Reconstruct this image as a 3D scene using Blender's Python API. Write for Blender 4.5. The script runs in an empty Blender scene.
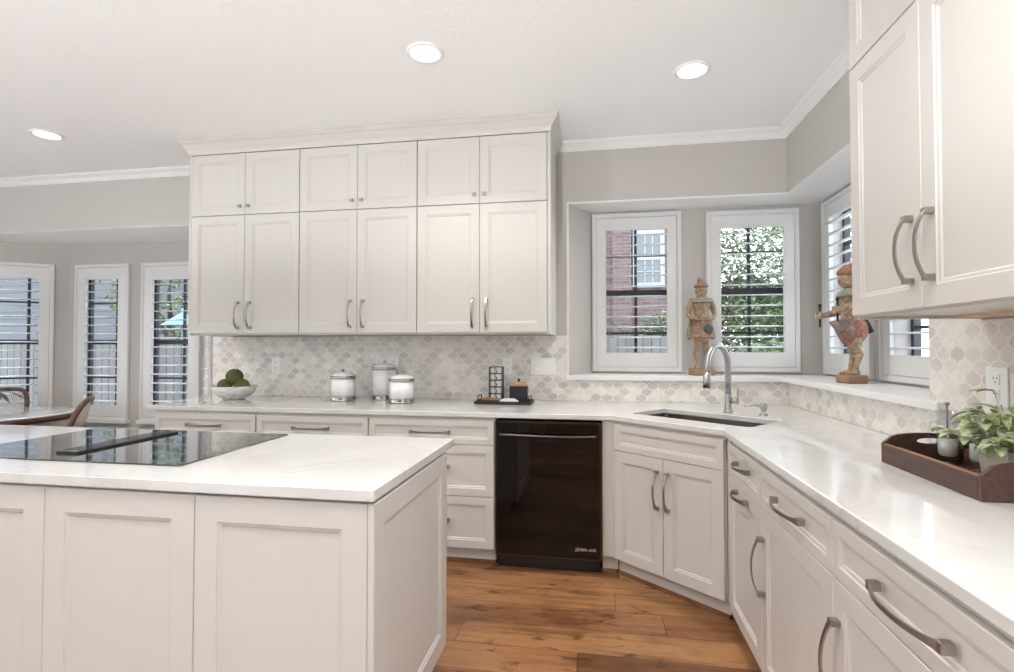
import bpy, bmesh, math, random
from mathutils import Vector, Matrix
random.seed(7)
C = bpy.context.scene.collection
R = math.radians
PI = math.pi

# ------------------------------------------------------------------ camera
cam_d = bpy.data.cameras.new('camera')
cam = bpy.data.objects.new('camera', cam_d)
C.objects.link(cam)
cam.location = (0, 0, 1.335)
cam.rotation_euler = (R(90 + 1.15), 0, R(9.7))
cam_d.sensor_width = 36.0
cam_d.lens = 520.0 / 1014.0 * 36.0
cam_d.clip_start = 0.02
cam_d.clip_end = 200
bpy.context.scene.camera = cam

# ------------------------------------------------------------------ world, exposure
sc = bpy.context.scene
sc.view_settings.view_transform = 'Standard'
sc.view_settings.look = 'None'
sc.view_settings.gamma = 1.0
sc.view_settings.use_curve_mapping = False
sc.view_settings.exposure = 0.62
WORLD_STRENGTH = 4.0
CAN_POWER = 7.0
UP_POWER = 270.0
world = bpy.data.worlds.new('overcast_sky')
sc.world = world
world.use_nodes = True
wn = world.node_tree.nodes
bg = wn['Background']
tc = wn.new('ShaderNodeTexCoord')
sep = wn.new('ShaderNodeSeparateXYZ')
rmp = wn.new('ShaderNodeValToRGB')
rmp.color_ramp.elements[0].position = 0.0
rmp.color_ramp.elements[0].color = (0.93, 0.96, 1.0, 1)
rmp.color_ramp.elements[1].position = 0.6
rmp.color_ramp.elements[1].color = (0.72, 0.84, 1.0, 1)
wl = world.node_tree.links
wl.new(tc.outputs['Generated'], sep.inputs[0])
wl.new(sep.outputs['Z'], rmp.inputs[0])
wl.new(rmp.outputs[0], bg.inputs['Color'])
bg.inputs['Strength'].default_value = WORLD_STRENGTH

# ------------------------------------------------------------------ materials
def mat(name, col, rough=0.5, metal=0.0, coat=0.0, spec=0.5, emis=None, estr=0.0):
    m = bpy.data.materials.new(name)
    m.use_nodes = True
    b = m.node_tree.nodes['Principled BSDF']
    b.inputs['Base Color'].default_value = (*col, 1)
    b.inputs['Roughness'].default_value = rough
    b.inputs['Metallic'].default_value = metal
    b.inputs['Coat Weight'].default_value = coat
    b.inputs['Coat Roughness'].default_value = 0.05
    b.inputs['Specular IOR Level'].default_value = spec
    if emis:
        b.inputs['Emission Color'].default_value = (*emis, 1)
        b.inputs['Emission Strength'].default_value = estr
    return m

class NT:
    """small helper around a material's node tree"""
    def __init__(s, m):
        s.m = m; s.n = m.node_tree.nodes; s.l = m.node_tree.links
        s.b = s.n['Principled BSDF']
        s.co = s.n.new('ShaderNodeTexCoord').outputs['Object']
    def link(s, a, b): s.l.new(a, b)
    def val(s, x, sock):
        if isinstance(x, (int, float)): sock.default_value = x
        else: s.l.new(x, sock)
    def math(s, op, a, b=0.0, c=0.0):
        k = s.n.new('ShaderNodeMath'); k.operation = op
        s.val(a, k.inputs[0]); s.val(b, k.inputs[1]); s.val(c, k.inputs[2])
        return k.outputs[0]
    def xyz(s, v=None):
        k = s.n.new('ShaderNodeSeparateXYZ'); s.l.new(v or s.co, k.inputs[0]); return k.outputs
    def comb(s, x, y, z=0.0):
        k = s.n.new('ShaderNodeCombineXYZ')
        for i, q in enumerate((x, y, z)): s.val(q, k.inputs[i])
        return k.outputs[0]
    def noise(s, v, scale, detail=4, rough=0.5, dist=0.0):
        k = s.n.new('ShaderNodeTexNoise'); s.l.new(v, k.inputs['Vector'])
        k.inputs['Scale'].default_value = scale; k.inputs['Detail'].default_value = detail
        k.inputs['Roughness'].default_value = rough; k.inputs['Distortion'].default_value = dist
        return k.outputs['Fac']
    def white(s, v):
        k = s.n.new('ShaderNodeTexWhiteNoise'); k.noise_dimensions = '3D'; s.l.new(v, k.inputs[0]); return k.outputs['Value']
    def ramp(s, f, stops, interp='LINEAR'):
        k = s.n.new('ShaderNodeValToRGB'); s.l.new(f, k.inputs[0]); e = k.color_ramp
        e.interpolation = interp
        while len(e.elements) < len(stops): e.elements.new(0.5)
        for i, (p, c) in enumerate(stops):
            e.elements[i].position = p
            e.elements[i].color = (*c, 1) if len(c) == 3 else c
        return k.outputs[0]
    def mix(s, f, a, b, mode='MIX'):
        k = s.n.new('ShaderNodeMix'); k.data_type = 'RGBA'; k.blend_type = mode
        s.val(f, k.inputs[0])
        for q, i in ((a, 6), (b, 7)):
            if isinstance(q, tuple): k.inputs[i].default_value = (*q, 1)
            else: s.l.new(q, k.inputs[i])
        return k.outputs[2]
    def bump(s, h, strength=0.2, dist=0.01):
        k = s.n.new('ShaderNodeBump'); k.inputs['Strength'].default_value = strength
        k.inputs['Distance'].default_value = dist; s.l.new(h, k.inputs['Height'])
        s.l.new(k.outputs[0], s.b.inputs['Normal'])
    def base(s, c): s.l.new(c, s.b.inputs['Base Color'])

M = {}
M['cab'] = mat('cabinet_paint', (0.625, 0.598, 0.562), 0.33)
M['trim'] = mat('trim_paint', (0.82, 0.82, 0.81), 0.35)
M['wall'] = mat('wall_paint', (0.535, 0.505, 0.475), 0.85)
M['dim_wall'] = mat('dim_wall_taupe', (0.24, 0.21, 0.185), 0.85)  # dark tone invented for unseen walls, cuts light bounced onto the island front
M['shutter'] = mat('shutter_paint', (0.76, 0.755, 0.745), 0.35)
M['plastic'] = mat('white_plastic', (0.88, 0.88, 0.87), 0.3)
M['slot'] = mat('socket_slot', (0.08, 0.08, 0.08), 0.5)
M['gap'] = mat('cabinet_carcass', (0.62, 0.58, 0.54), 0.6)
M['maple'] = mat('maple_underside', (0.74, 0.52, 0.34), 0.5)
M['nickel'] = mat('brushed_nickel', (0.40, 0.375, 0.35), 0.28, 1.0)
M['steel'] = mat('stainless_steel', (0.44, 0.44, 0.44), 0.33, 1.0)
M['chrome'] = mat('polished_silver', (0.42, 0.40, 0.38), 0.22, 1.0)
M['sinksteel'] = mat('sink_steel', (0.17, 0.145, 0.13), 0.42, 1.0)
M['dwglass'] = mat('black_appliance_glass', (0.006, 0.004, 0.004), 0.03, 0.0, spec=0.38)
M['dwmetal'] = mat('black_stainless', (0.10, 0.085, 0.085), 0.25, 1.0)
M['black'] = mat('black_plastic', (0.012, 0.012, 0.012), 0.4)
M['cook'] = mat('cooktop_glass', (0.02, 0.02, 0.022), 0.02, 0.0, coat=1.0, spec=1.0)
M['badge'] = mat('badge_silver', (0.85, 0.85, 0.85), 0.3, 0.6)
M['ceramic'] = mat('white_ceramic', (0.88, 0.87, 0.86), 0.18, coat=0.4)
M['sash'] = mat('bronze_sash', (0.035, 0.035, 0.04), 0.5)
M['lens'] = mat('light_lens', (0.9, 0.9, 0.9), 0.5, emis=(1, 0.98, 0.95), estr=4.0)
M['ring'] = mat('light_ring', (0.88, 0.88, 0.87), 0.4)
M['iron'] = mat('dark_iron', (0.03, 0.03, 0.032), 0.45, 0.5)
M['copper'] = mat('copper', (0.72, 0.42, 0.28), 0.3, 1.0)
M['blade'] = mat('pale_blade', (0.82, 0.80, 0.79), 0.3)
M['greencloth'] = mat('grey_green_paint', (0.05, 0.09, 0.075), 0.7)
M['whitewax'] = mat('cream_wax', (0.80, 0.76, 0.70), 0.5)

def glassy(name, tint, refl=0.12):
    m = bpy.data.materials.new(name); m.use_nodes = True
    n = m.node_tree.nodes; l = m.node_tree.links; n.clear()
    o = n.new('ShaderNodeOutputMaterial'); t = n.new('ShaderNodeBsdfTransparent'); g = n.new('ShaderNodeBsdfGlossy')
    g.inputs['Roughness'].default_value = 0.02
    t.inputs['Color'].default_value = (*tint, 1)
    f = n.new('ShaderNodeMath'); f.operation = 'POWER'; f.inputs[1].default_value = 4.0
    lw = n.new('ShaderNodeLayerWeight'); lw.inputs[0].default_value = 0.5; l.new(lw.outputs['Facing'], f.inputs[0])
    x = n.new('ShaderNodeMixShader')
    ad = n.new('ShaderNodeMath'); ad.operation = 'MULTIPLY_ADD'; ad.inputs[1].default_value = 0.5; ad.inputs[2].default_value = refl
    ad.use_clamp = True
    l.new(f.outputs[0], ad.inputs[0]); l.new(ad.outputs[0], x.inputs[0])
    l.new(t.outputs[0], x.inputs[1]); l.new(g.outputs[0], x.inputs[2]); l.new(x.outputs[0], o.inputs[0])
    return m
M['pane'] = glassy('window_glass', (0.97, 0.98, 0.98), 0.0)
M['glass'] = glassy('clear_glass', (0.93, 0.94, 0.94), 0.06)

def m_ceiling():
    m = mat('textured_ceiling', (0.94, 0.94, 0.935), 0.55); t = NT(m)
    a = t.noise(t.co, 38, 4, 0.6); b = t.ramp(a, [(0.45, (0, 0, 0)), (0.62, (1, 1, 1))])
    t.bump(b, 0.13, 0.006); return m
M['ceiling'] = m_ceiling()

def m_wallpaint():
    t = NT(M['wall']); t.bump(t.noise(t.co, 90, 3), 0.08, 0.003)
m_wallpaint()

def m_quartz():
    m = mat('white_quartz', (0.86, 0.85, 0.83), 0.07, coat=0.3); t = NT(m)
    n1 = t.noise(t.co, 1.1, 6, 0.6, 1.6)
    v = t.math('ABSOLUTE', t.math('SUBTRACT', n1, 0.5))
    vein = t.ramp(v, [(0.0, (0.86, 0.84, 0.82)), (0.005, (0.92, 0.91, 0.90)), (0.02, (1, 1, 1))])
    n2 = t.noise(t.co, 3.0, 4, 0.5)
    mask = t.ramp(n2, [(0.45, (1, 1, 1)), (0.6, (0, 0, 0))])
    vv = t.mix(mask, vein, (1.0, 1.0, 1.0))
    base = t.ramp(t.noise(t.co, 6, 4), [(0.35, (0.66, 0.65, 0.635)), (0.65, (0.71, 0.70, 0.69))])
    t.base(t.mix(1.0, base, vv, 'MULTIPLY')); return m
M['quartz'] = m_quartz()

def m_floor():
    m = mat('hickory_planks', (0.4, 0.22, 0.11), 0.38); t = NT(m)
    x, y, z = t.xyz()
    W = 0.2
    row = t.math('FLOOR', t.math('DIVIDE', y, W))
    off = t.math('MULTIPLY', t.white(t.comb(row, 3.7, 1.0)), 3.0)
    L = 1.45
    xs = t.math('DIVIDE', t.math('ADD', x, off), L)
    col = t.math('FLOOR', xs)
    rnd = t.white(t.comb(row, col, 0.0))
    base = t.ramp(rnd, [(0.0, (0.155, 0.064, 0.024)), (0.3, (0.265, 0.118, 0.047)), (0.6, (0.36, 0.178, 0.075)), (1.0, (0.45, 0.24, 0.11))])
    # grain: stretched along the plank, shifted per plank
    gv = t.comb(t.math('MULTIPLY', t.math('ADD', x, t.math('MULTIPLY', rnd, 17.0)), 0.9), t.math('ADD', t.math('MULTIPLY', y, 9.0), t.math('MULTIPLY', rnd, 31.0)), 0.0)
    g1 = t.noise(gv, 2.2, 8, 0.62, 0.8)
    grain = t.ramp(g1, [(0.3, (0.52, 0.45, 0.40)), (0.5, (1, 1, 1)), (0.75, (1.2, 1.15, 1.08))])
    c = t.mix(0.9, base, grain, 'MULTIPLY')
    kv = t.comb(t.math('MULTIPLY', x, 2.6), t.math('MULTIPLY', y, 6.0), 0.0)
    kn = t.noise(kv, 1.5, 3, 0.6, 0.6)
    knot = t.ramp(kn, [(0.60, (1, 1, 1)), (0.66, (0.55, 0.48, 0.45)), (0.74, (0.22, 0.17, 0.16))])
    c = t.mix(1.0, c, knot, 'MULTIPLY')
    dv = t.comb(t.math('MULTIPLY', x, 1.2), t.math('MULTIPLY', y, 3.0), 4.0)
    dk = t.ramp(t.noise(dv, 1.3, 5, 0.6), [(0.48, (1, 1, 1)), (0.68, (0.50, 0.44, 0.44))])
    c = t.mix(1.0, c, dk, 'MULTIPLY')
    fy = t.math('FRACT', t.math('DIVIDE', y, W)); fx = t.math('FRACT', xs)
    ey = t.math('MINIMUM', fy, t.math('SUBTRACT', 1.0, fy))
    ex = t.math('MULTIPLY', t.math('MINIMUM', fx, t.math('SUBTRACT', 1.0, fx)), L / W)
    e = t.math('MINIMUM', ey, ex)
    seam = t.ramp(e, [(0.0, (0.25, 0.2, 0.18)), (0.016, (1, 1, 1))])
    t.base(t.mix(1.0, c, seam, 'MULTIPLY'))
    t.bump(t.mix(0.4, seam, grain), 0.15, 0.003)
    return m
M['floor'] = m_floor()

def m_tile(name, ax):
    """arabesque marble mosaic; ax = which object axis runs along the wall"""
    m = mat(name, (0.7, 0.68, 0.65), 0.3); t = NT(m)
    o = t.xyz(); u = t.math('DIVIDE', o[ax], 0.084); v = t.math('DIVIDE', o[2], 0.090)
    a0 = t.math('ADD', u, v); b0 = t.math('SUBTRACT', u, v)
    k = 0.085
    a = t.math('ADD', a0, t.math('MULTIPLY', t.math('SINE', t.math('MULTIPLY', b0, 2 * PI)), k))
    b = t.math('ADD', b0, t.math('MULTIPLY', t.math('SINE', t.math('MULTIPLY', a0, 2 * PI)), k))
    ia = t.math('FLOOR', a); ib = t.math('FLOOR', b)
    rnd = t.white(t.comb(ia, ib, 2.0))
    c = t.ramp(rnd, [(0.0, (0.60, 0.565, 0.53)), (0.25, (0.68, 0.64, 0.60)), (0.42, (0.77, 0.71, 0.645)), (0.6, (0.79, 0.74, 0.68)), (0.78, (0.87, 0.835, 0.79)), (1.0, (0.74, 0.67, 0.595))])
    mb = t.noise(t.comb(t.math('ADD', o[ax], t.math('MULTIPLY', rnd, 9.0)), o[2], 0.0), 22, 4, 0.6, 1.0)
    c = t.mix(0.8, c, t.ramp(mb, [(0.3, (0.88, 0.88, 0.88)), (0.7, (1.08, 1.08, 1.07))]), 'MULTIPLY')
    fa = t.math('FRACT', a); fb = t.math('FRACT', b)
    ea = t.math('MINIMUM', fa, t.math('SUBTRACT', 1.0, fa)); eb = t.math('MINIMUM', fb, t.math('SUBTRACT', 1.0, fb))
    e = t.math('MINIMUM', ea, eb)
    g = t.ramp(e, [(0.0, (1, 1, 1)), (0.045, (1, 1, 1)), (0.06, (0, 0, 0))])
    t.base(t.mix(g, c, (0.84, 0.81, 0.77)))
    t.bump(t.ramp(e, [(0.03, (0, 0, 0)), (0.08, (1, 1, 1))]), 0.25, 0.003)
    return m
M['tile_x'] = m_tile('marble_mosaic_back', 0)
M['tile_y'] = m_tile('marble_mosaic_side', 1)

def m_wood(name, c0, c1, scale=12, rough=0.45, axis=0):
    m = mat(name, c1, rough); t = NT(m); o = t.xyz()
    q = [t.math('MULTIPLY', o[i], 1.0 if i == axis else 8.0) for i in range(3)]
    n = t.noise(t.comb(*q), scale, 6, 0.6, 0.6)
    t.base(t.ramp(n, [(0.3, c0), (0.7, c1)])); t.bump(n, 0.15, 0.002); return m
M['traywood'] = m_wood('dark_tray_wood', (0.05, 0.024, 0.018), (0.105, 0.055, 0.042), 8, 0.4, 1)
M['trayedge'] = m_wood('worn_tray_edge', (0.20, 0.09, 0.045), (0.36, 0.19, 0.10), 8, 0.45, 1)
M['chairwood'] = m_wood('chair_wood', (0.055, 0.022, 0.010), (0.15, 0.06, 0.026), 6, 0.35, 2)
M['tablewood'] = m_wood('table_edge_wood', (0.05, 0.02, 0.01), (0.12, 0.05, 0.025), 6, 0.3, 0)
M['shoewood'] = m_wood('shoe_moulding_wood', (0.17, 0.07, 0.03), (0.30, 0.14, 0.065), 6, 0.4, 0)
M['knifewood'] = m_wood('handle_wood', (0.16, 0.07, 0.03), (0.30, 0.15, 0.07), 20, 0.4, 0)
M['oldwood'] = m_wood('carved_wood', (0.20, 0.115, 0.06), (0.46, 0.29, 0.17), 26, 0.7, 2)
def m_patina(name, ca, cb, worn=(0.42, 0.28, 0.17), amt=(0.5, 0.62)):
    m = mat(name, ca, 0.75); t = NT(m)
    c = t.ramp(t.noise(t.co, 30, 5, 0.6), [(0.35, ca), (0.6, cb)])
    w = t.ramp(t.noise(t.co, 55, 5, 0.7), [(amt[0], (0, 0, 0)), (amt[1], (1, 1, 1))])
    t.base(t.mix(w, c, worn)); t.bump(t.noise(t.co, 80, 4), 0.3, 0.002); return m
M['skinwood'] = m_patina('faded_tan_paint', (0.42, 0.29, 0.18), (0.28, 0.18, 0.10), (0.50, 0.42, 0.33))
M['redpaint'] = m_patina('faded_red_paint', (0.36, 0.13, 0.09), (0.30, 0.12, 0.08))
M['orangepaint'] = m_patina('faded_orange_paint', (0.34, 0.17, 0.11), (0.22, 0.13, 0.10), (0.42, 0.33, 0.25))
M['mauvepaint'] = m_patina('faded_mauve_paint', (0.22, 0.15, 0.15), (0.30, 0.22, 0.21), (0.36, 0.30, 0.26), (0.6, 0.75))
M['tealpaint'] = m_patina('faded_teal_paint', (0.20, 0.25, 0.20), (0.28, 0.30, 0.23), amt=(0.5, 0.65))
M['stonecol'] = mat('grey_carved_disc', (0.10, 0.10, 0.095), 0.8)

def m_moss():
    m = mat('moss', (0.10, 0.11, 0.035), 0.95); t = NT(m)
    n = t.noise(t.co, 60, 5, 0.7)
    t.base(t.ramp(n, [(0.3, (0.045, 0.05, 0.015)), (0.7, (0.20, 0.20, 0.07))])); t.bump(n, 0.9, 0.01); return m
M['moss'] = m_moss()
def m_bowl():
    m = mat('whitewashed_bowl', (0.7, 0.67, 0.66), 0.6); t = NT(m); o = t.xyz()
    n = t.noise(t.comb(t.math('MULTIPLY', o[0], 2.0), t.math('MULTIPLY', o[1], 2.0), t.math('MULTIPLY', o[2], 9.0)), 9, 5, 0.6, 1.2)
    t.base(t.ramp(n, [(0.35, (0.50, 0.46, 0.46)), (0.6, (0.74, 0.71, 0.70))])); t.bump(n, 0.3, 0.003); return m
M['bowl'] = m_bowl()
def m_leaf(name, c0, c1, scale=30):
    m = mat(name, c0, 0.55); t = NT(m)
    t.base(t.ramp(t.noise(t.co, scale, 3), [(0.35, c0), (0.65, c1)])); return m
M['leaf'] = m_leaf('variegated_leaf', (0.26, 0.38, 0.14), (0.70, 0.75, 0.48), 45)
M['treeleaf'] = m_leaf('tree_leaf', (0.05, 0.075, 0.035), (0.18, 0.23, 0.11), 1.5)
M['darkleaf'] = m_leaf('dark_leaf', (0.03, 0.06, 0.03), (0.07, 0.12, 0.05), 8)
M['bark'] = m_wood('bark', (0.05, 0.04, 0.03), (0.13, 0.10, 0.08), 4, 0.9, 2)
M['pot'] = mat('beige_square_pot', (0.62, 0.54, 0.44), 0.7)
M['soil'] = mat('soil', (0.05, 0.035, 0.025), 0.9)
M['cane'] = mat('woven_cane', (0.70, 0.66, 0.60), 0.6)
def m_brick():
    m = mat('red_brick', (0.3, 0.12, 0.1), 0.9); t = NT(m); o = t.xyz()
    k = t.n.new('ShaderNodeTexBrick'); t.link(t.comb(o[0], o[2], 0.0), k.inputs['Vector'])
    k.inputs['Scale'].default_value = 1.0; k.inputs['Brick Width'].default_value = 0.22; k.inputs['Row Height'].default_value = 0.075
    k.inputs['Mortar Size'].default_value = 0.008
    k.inputs['Color1'].default_value = (0.10, 0.058, 0.056, 1); k.inputs['Color2'].default_value = (0.145, 0.092, 0.09, 1)
    k.inputs['Mortar'].default_value = (0.16, 0.145, 0.14, 1)
    t.base(k.outputs['Color']); return m
M['brick'] = m_brick()
M['housetrim'] = mat('house_trim', (0.27, 0.28, 0.29), 0.6)
M['housepane'] = mat('house_pane', (0.11, 0.12, 0.13), 0.1)
M['shingle'] = mat('roof_shingle', (0.10, 0.09, 0.09), 0.9)
def m_fence(name, c0, c1):
    m = mat(name, c1, 0.9); t = NT(m); o = t.xyz()
    w = t.math('FLOOR', t.math('DIVIDE', o[0], 0.14)); f = t.math('FRACT', t.math('DIVIDE', o[0], 0.14))
    r = t.white(t.comb(w, 0.0, 5.0))
    c = t.mix(0.5, t.ramp(r, [(0, c0), (1, c1)]), t.ramp(t.noise(t.comb(t.math('MULTIPLY', o[0], 9.0), 0.0, o[2]), 3, 5), [(0.3, c0), (0.7, c1)]))
    s = t.ramp(f, [(0.0, (0.25, 0.25, 0.25)), (0.08, (1, 1, 1))])
    t.base(t.mix(1.0, c, s, 'MULTIPLY')); return m
M['fence'] = m_fence('weathered_fence', (0.085, 0.08, 0.075), (0.155, 0.145, 0.135))
M['siding'] = mat('grey_siding', (0.10, 0.10, 0.108), 0.8)
M['patio'] = mat('concrete_patio', (0.62, 0.61, 0.59), 0.9)
M['aqua'] = mat('aqua_canvas', (0.13, 0.21, 0.225), 0.7)

# ------------------------------------------------------------------ mesh builder
class MB:
    def __init__(s): s.bm = bmesh.new(); s.T = Matrix.Identity(4)
    def v(s, p): return s.bm.verts.new(s.T @ Vector(p))
    def face(s, vs, smooth=False):
        try: f = s.bm.faces.new(vs)
        except ValueError: return None
        f.smooth = smooth; return f
    def box(s, x0, x1, y0, y1, z0, z1):
        p = [s.v(q) for q in ((x0, y0, z0), (x1, y0, z0), (x1, y1, z0), (x0, y1, z0), (x0, y0, z1), (x1, y0, z1), (x1, y1, z1), (x0, y1, z1))]
        for i in ((0, 3, 2, 1), (4, 5, 6, 7), (0, 1, 5, 4), (1, 2, 6, 5), (2, 3, 7, 6), (3, 0, 4, 7)): s.face([p[k] for k in i])
        return s
    def rbox(s, x0, x1, y0, y1, z0, z1, r=0.003):
        """box with chamfered edges"""
        t = bmesh.new(); vs = []
        p = [t.verts.new(q) for q in ((x0, y0, z0), (x1, y0, z0), (x1, y1, z0), (x0, y1, z0), (x0, y0, z1), (x1, y0, z1), (x1, y1, z1), (x0, y1, z1))]
        for i in ((0, 3, 2, 1), (4, 5, 6, 7), (0, 1, 5, 4), (1, 2, 6, 5), (2, 3, 7, 6), (3, 0, 4, 7)): t.faces.new([p[k] for k in i])
        bmesh.ops.bevel(t, geom=t.edges[:] , offset=r, segments=2, profile=0.5, affect='EDGES')
        s.merge(t); return s
    def merge(s, t, smooth=None):
        mp = {}
        for v in t.verts: mp[v] = s.v(v.co)
        for f in t.faces: s.face([mp[v] for v in f.verts], f.smooth if smooth is None else smooth)
        t.free()
    def prism(s, pts, z0, z1):
        """polygon (ccw, xy) extruded in z"""
        a = [s.v((x, y, z0)) for x, y in pts]; b = [s.v((x, y, z1)) for x, y in pts]
        s.face(a[::-1]); s.face(b); n = len(pts)
        for i in range(n): s.face([a[i], a[(i + 1) % n], b[(i + 1) % n], b[i]])
        return s
    def lathe(s, prof, c=(0, 0, 0), n=32, cap=True):
        rings = []
        for r, z in prof:
            if r < 1e-5: rings.append([s.v((c[0], c[1], c[2] + z))])
            else: rings.append([s.v((c[0] + r * math.cos(2 * PI * i / n), c[1] + r * math.sin(2 * PI * i / n), c[2] + z)) for i in range(n)])
        for a, b in zip(rings, rings[1:]):
            for i in range(n):
                j = (i + 1) % n
                if len(a) == 1 and len(b) == 1: continue
                if len(a) == 1: s.face([a[0], b[j], b[i]], True)
                elif len(b) == 1: s.face([a[i], a[j], b[0]], True)
                else: s.face([a[i], a[j], b[j], b[i]], True)
        if cap:
            if len(rings[0]) > 1: s.face(rings[0][::-1])
            if len(rings[-1]) > 1: s.face(rings[-1])
        return s
    def tube(s, pts, rad, n=10, round_ends=False):
        P = [Vector(p) for p in pts]; m = len(P)
        rd = rad if isinstance(rad, (list, tuple)) else [rad] * m
        if round_ends:
            a = (P[0] - P[1]).normalized(); b = (P[-1] - P[-2]).normalized()
            P = [P[0] + a * rd[0] * 0.95, P[0] + a * rd[0] * 0.6] + P + [P[-1] + b * rd[-1] * 0.6, P[-1] + b * rd[-1] * 0.95]
            rd = [rd[0] * 0.25, rd[0] * 0.78] + list(rd) + [rd[-1] * 0.78, rd[-1] * 0.25]; m = len(P)
        rings = []; up = None
        for i in range(m):
            d = (P[min(i + 1, m - 1)] - P[max(i - 1, 0)]).normalized()
            if up is None:
                up = Vector((0, 0, 1)) if abs(d.z) < 0.9 else Vector((1, 0, 0))
            x = d.cross(up).normalized(); up = x.cross(d).normalized()
            rings.append([s.v(P[i] + (x * math.cos(2 * PI * k / n) + up * math.sin(2 * PI * k / n)) * rd[i]) for k in range(n)])
        for a, b in zip(rings, rings[1:]):
            for k in range(n): s.face([a[k], b[k], b[(k + 1) % n], a[(k + 1) % n]], True)
        s.face(rings[0]); s.face(rings[-1][::-1]); return s
    def ball(s, c, r, n=16, sub=None):
        rx, ry, rz = (r, r, r) if isinstance(r, (int, float)) else r
        h = n // 2; rings = []
        for i in range(h + 1):
            t = PI * i / h
            if i in (0, h): rings.append([s.v((c[0], c[1], c[2] + rz * math.cos(t)))])
            else: rings.append([s.v((c[0] + rx * math.sin(t) * math.cos(2 * PI * k / n), c[1] + ry * math.sin(t) * math.sin(2 * PI * k / n), c[2] + rz * math.cos(t))) for k in range(n)])
        for a, b in zip(rings, rings[1:]):
            for k in range(n):
                j = (k + 1) % n
                if len(a) == 1: s.face([a[0], b[k], b[j]], True)
                elif len(b) == 1: s.face([a[k], b[0], a[j]], True)
                else: s.face([a[k], b[k], b[j], a[j]], True)
        return s
    def build(s, name, material, parent=None, loc=None, rotz=0.0, fix=True):
        if fix: bmesh.ops.recalc_face_normals(s.bm, faces=s.bm.faces)
        me = bpy.data.meshes.new(name); s.bm.to_mesh(me); s.bm.free(); me.materials.append(material)
        o = bpy.data.objects.new(name, me); C.objects.link(o)
        if parent: o.parent = parent
        if loc is not None: o.location = loc
        if rotz: o.rotation_euler = (0, 0, rotz)
        return o

def tag(o, label=None, cat=None, group=None, kind=None):
    if label: o['label'] = label
    if cat: o['category'] = cat
    if group: o['group'] = group
    if kind: o['kind'] = kind
    return o
def thing(name, label, cat, loc=(0, 0, 0), rotz=0.0, group=None):
    o = bpy.data.objects.new(name, None); C.objects.link(o); o.empty_display_size = 0.1
    o.location = loc; o.rotation_euler = (0, 0, rotz); return tag(o, label, cat, group)
def struct(name, mb, m, **k):
    o = mb.build(name, m, **k); o['kind'] = 'structure'; return o
def kids(o): return [c for c in bpy.data.objects if c.parent == o]
def dup(o, parent=None, loc=None, rotz=None, label=None):
    c = o.copy(); C.objects.link(c)
    if parent: c.parent = parent
    if loc is not None: c.location = loc
    if rotz is not None: c.rotation_euler = (0, 0, rotz)
    if label: c['label'] = label
    for ch in kids(o): dup(ch, c)
    return c

# ------------------------------------------------------------------ key dimensions
FZ = -0.05            # finished floor
CZ = 2.925            # ceiling
YB = 4.07             # back wall face
XR = 1.38             # right wall face
CT0, CT1 = 0.883, 0.915
HDR = 2.455           # underside of the beam over the window alcove
NCZ = 2.42            # breakfast nook ceiling
YA, XA = 4.40, 1.74   # alcove back / right wall faces
AE = 2.44             # near end of the alcove opening in the right wall
XL, YR = -7.4, -3.6   # left wall, rear wall

# ------------------------------------------------------------------ shell
b = MB(); b.box(XL - 0.2, XR + 0.6, YR - 0.2, 5.0, FZ - 0.1, FZ); struct('floor', b, M['floor'])
b = MB(); b.box(XL - 0.2, XR + 0.6, YR - 0.2, YB + 0.5, CZ, CZ + 0.1); struct('ceiling', b, M['ceiling'])

def wallrun(name, origin, rotz, length, z0, z1, thick, openings=(), material=None):
    ss = sorted({0.0, length, *[q for o in openings for q in o[:2]]}); zz = sorted({z0, z1, *[q for o in openings for q in o[2:]]})
    b = MB()
    for i in range(len(ss) - 1):
        for j in range(len(zz) - 1):
            cs, cz = (ss[i] + ss[i + 1]) / 2, (zz[j] + zz[j + 1]) / 2
            if any(o[0] < cs < o[1] and o[2] < cz < o[3] for o in openings): continue
            b.box(ss[i], ss[i + 1], 0, thick, zz[j], zz[j + 1])
    return struct(name, b, material or M['wall'], loc=(origin[0], origin[1], 0), rotz=rotz)

# back wall: solid part behind the wall cabinets, low wall and beam at the alcove, beam over the nook
b = MB()
b.prism([(-3.32, YB), (-0.21, YB), (-0.03, YA), (-0.03, YA + 0.15), (-3.32, YB + 0.45), (-3.32, YB)][:5], FZ, CZ)
b.box(-0.21, XR, YB, YA + 0.15, FZ, 1.075)
b.box(-0.21, XR + 0.5, YB, YA + 0.15, HDR, CZ)
b.box(XL, -3.32, YB, YB + 0.12, NCZ, CZ)
b.box(XL, -6.45, YB, YB + 0.12, FZ, NCZ)
struct('wall_back', b, M['wall'])
b = MB()
b.box(XR, XR + 0.5, -0.6, AE, FZ, CZ); b.box(XR, XR + 0.15, YR, -3.2, FZ, CZ); b.box(XR, XR + 0.15, -3.2, -0.6, FZ, 0.25); b.box(XR, XR + 0.15, -3.2, -0.6, 2.45, CZ)
b.box(XR, XR + 0.5, AE, YB, FZ, 1.075)
b.box(XR, XR + 0.5, AE, YB, HDR, CZ)
struct('wall_right', b, M['wall'])
WZ0, WZ1 = 1.20, 2.37
wallrun('wall_alcove_back', (-0.03, YA), 0, 1.77 + 0.12, 1.075, HDR, 0.14, [(0.06, 0.655, WZ0, WZ1), (0.965, 1.545, WZ0, WZ1)])
wallrun('wall_alcove_right', (XA, YA), R(-90), YA - AE, 1.075, HDR, 0.14, [(0.14, 0.76, WZ0, WZ1), (0.98, 1.56, WZ0, WZ1)])
wallrun('wall_left', (XL, YR), R(90), YB - YR, FZ, CZ, 0.15, [(1.2, 3.0, 0.6, 2.3), (4.2, 6.2, 0.6, 2.3)], M['dim_wall'])
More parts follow.
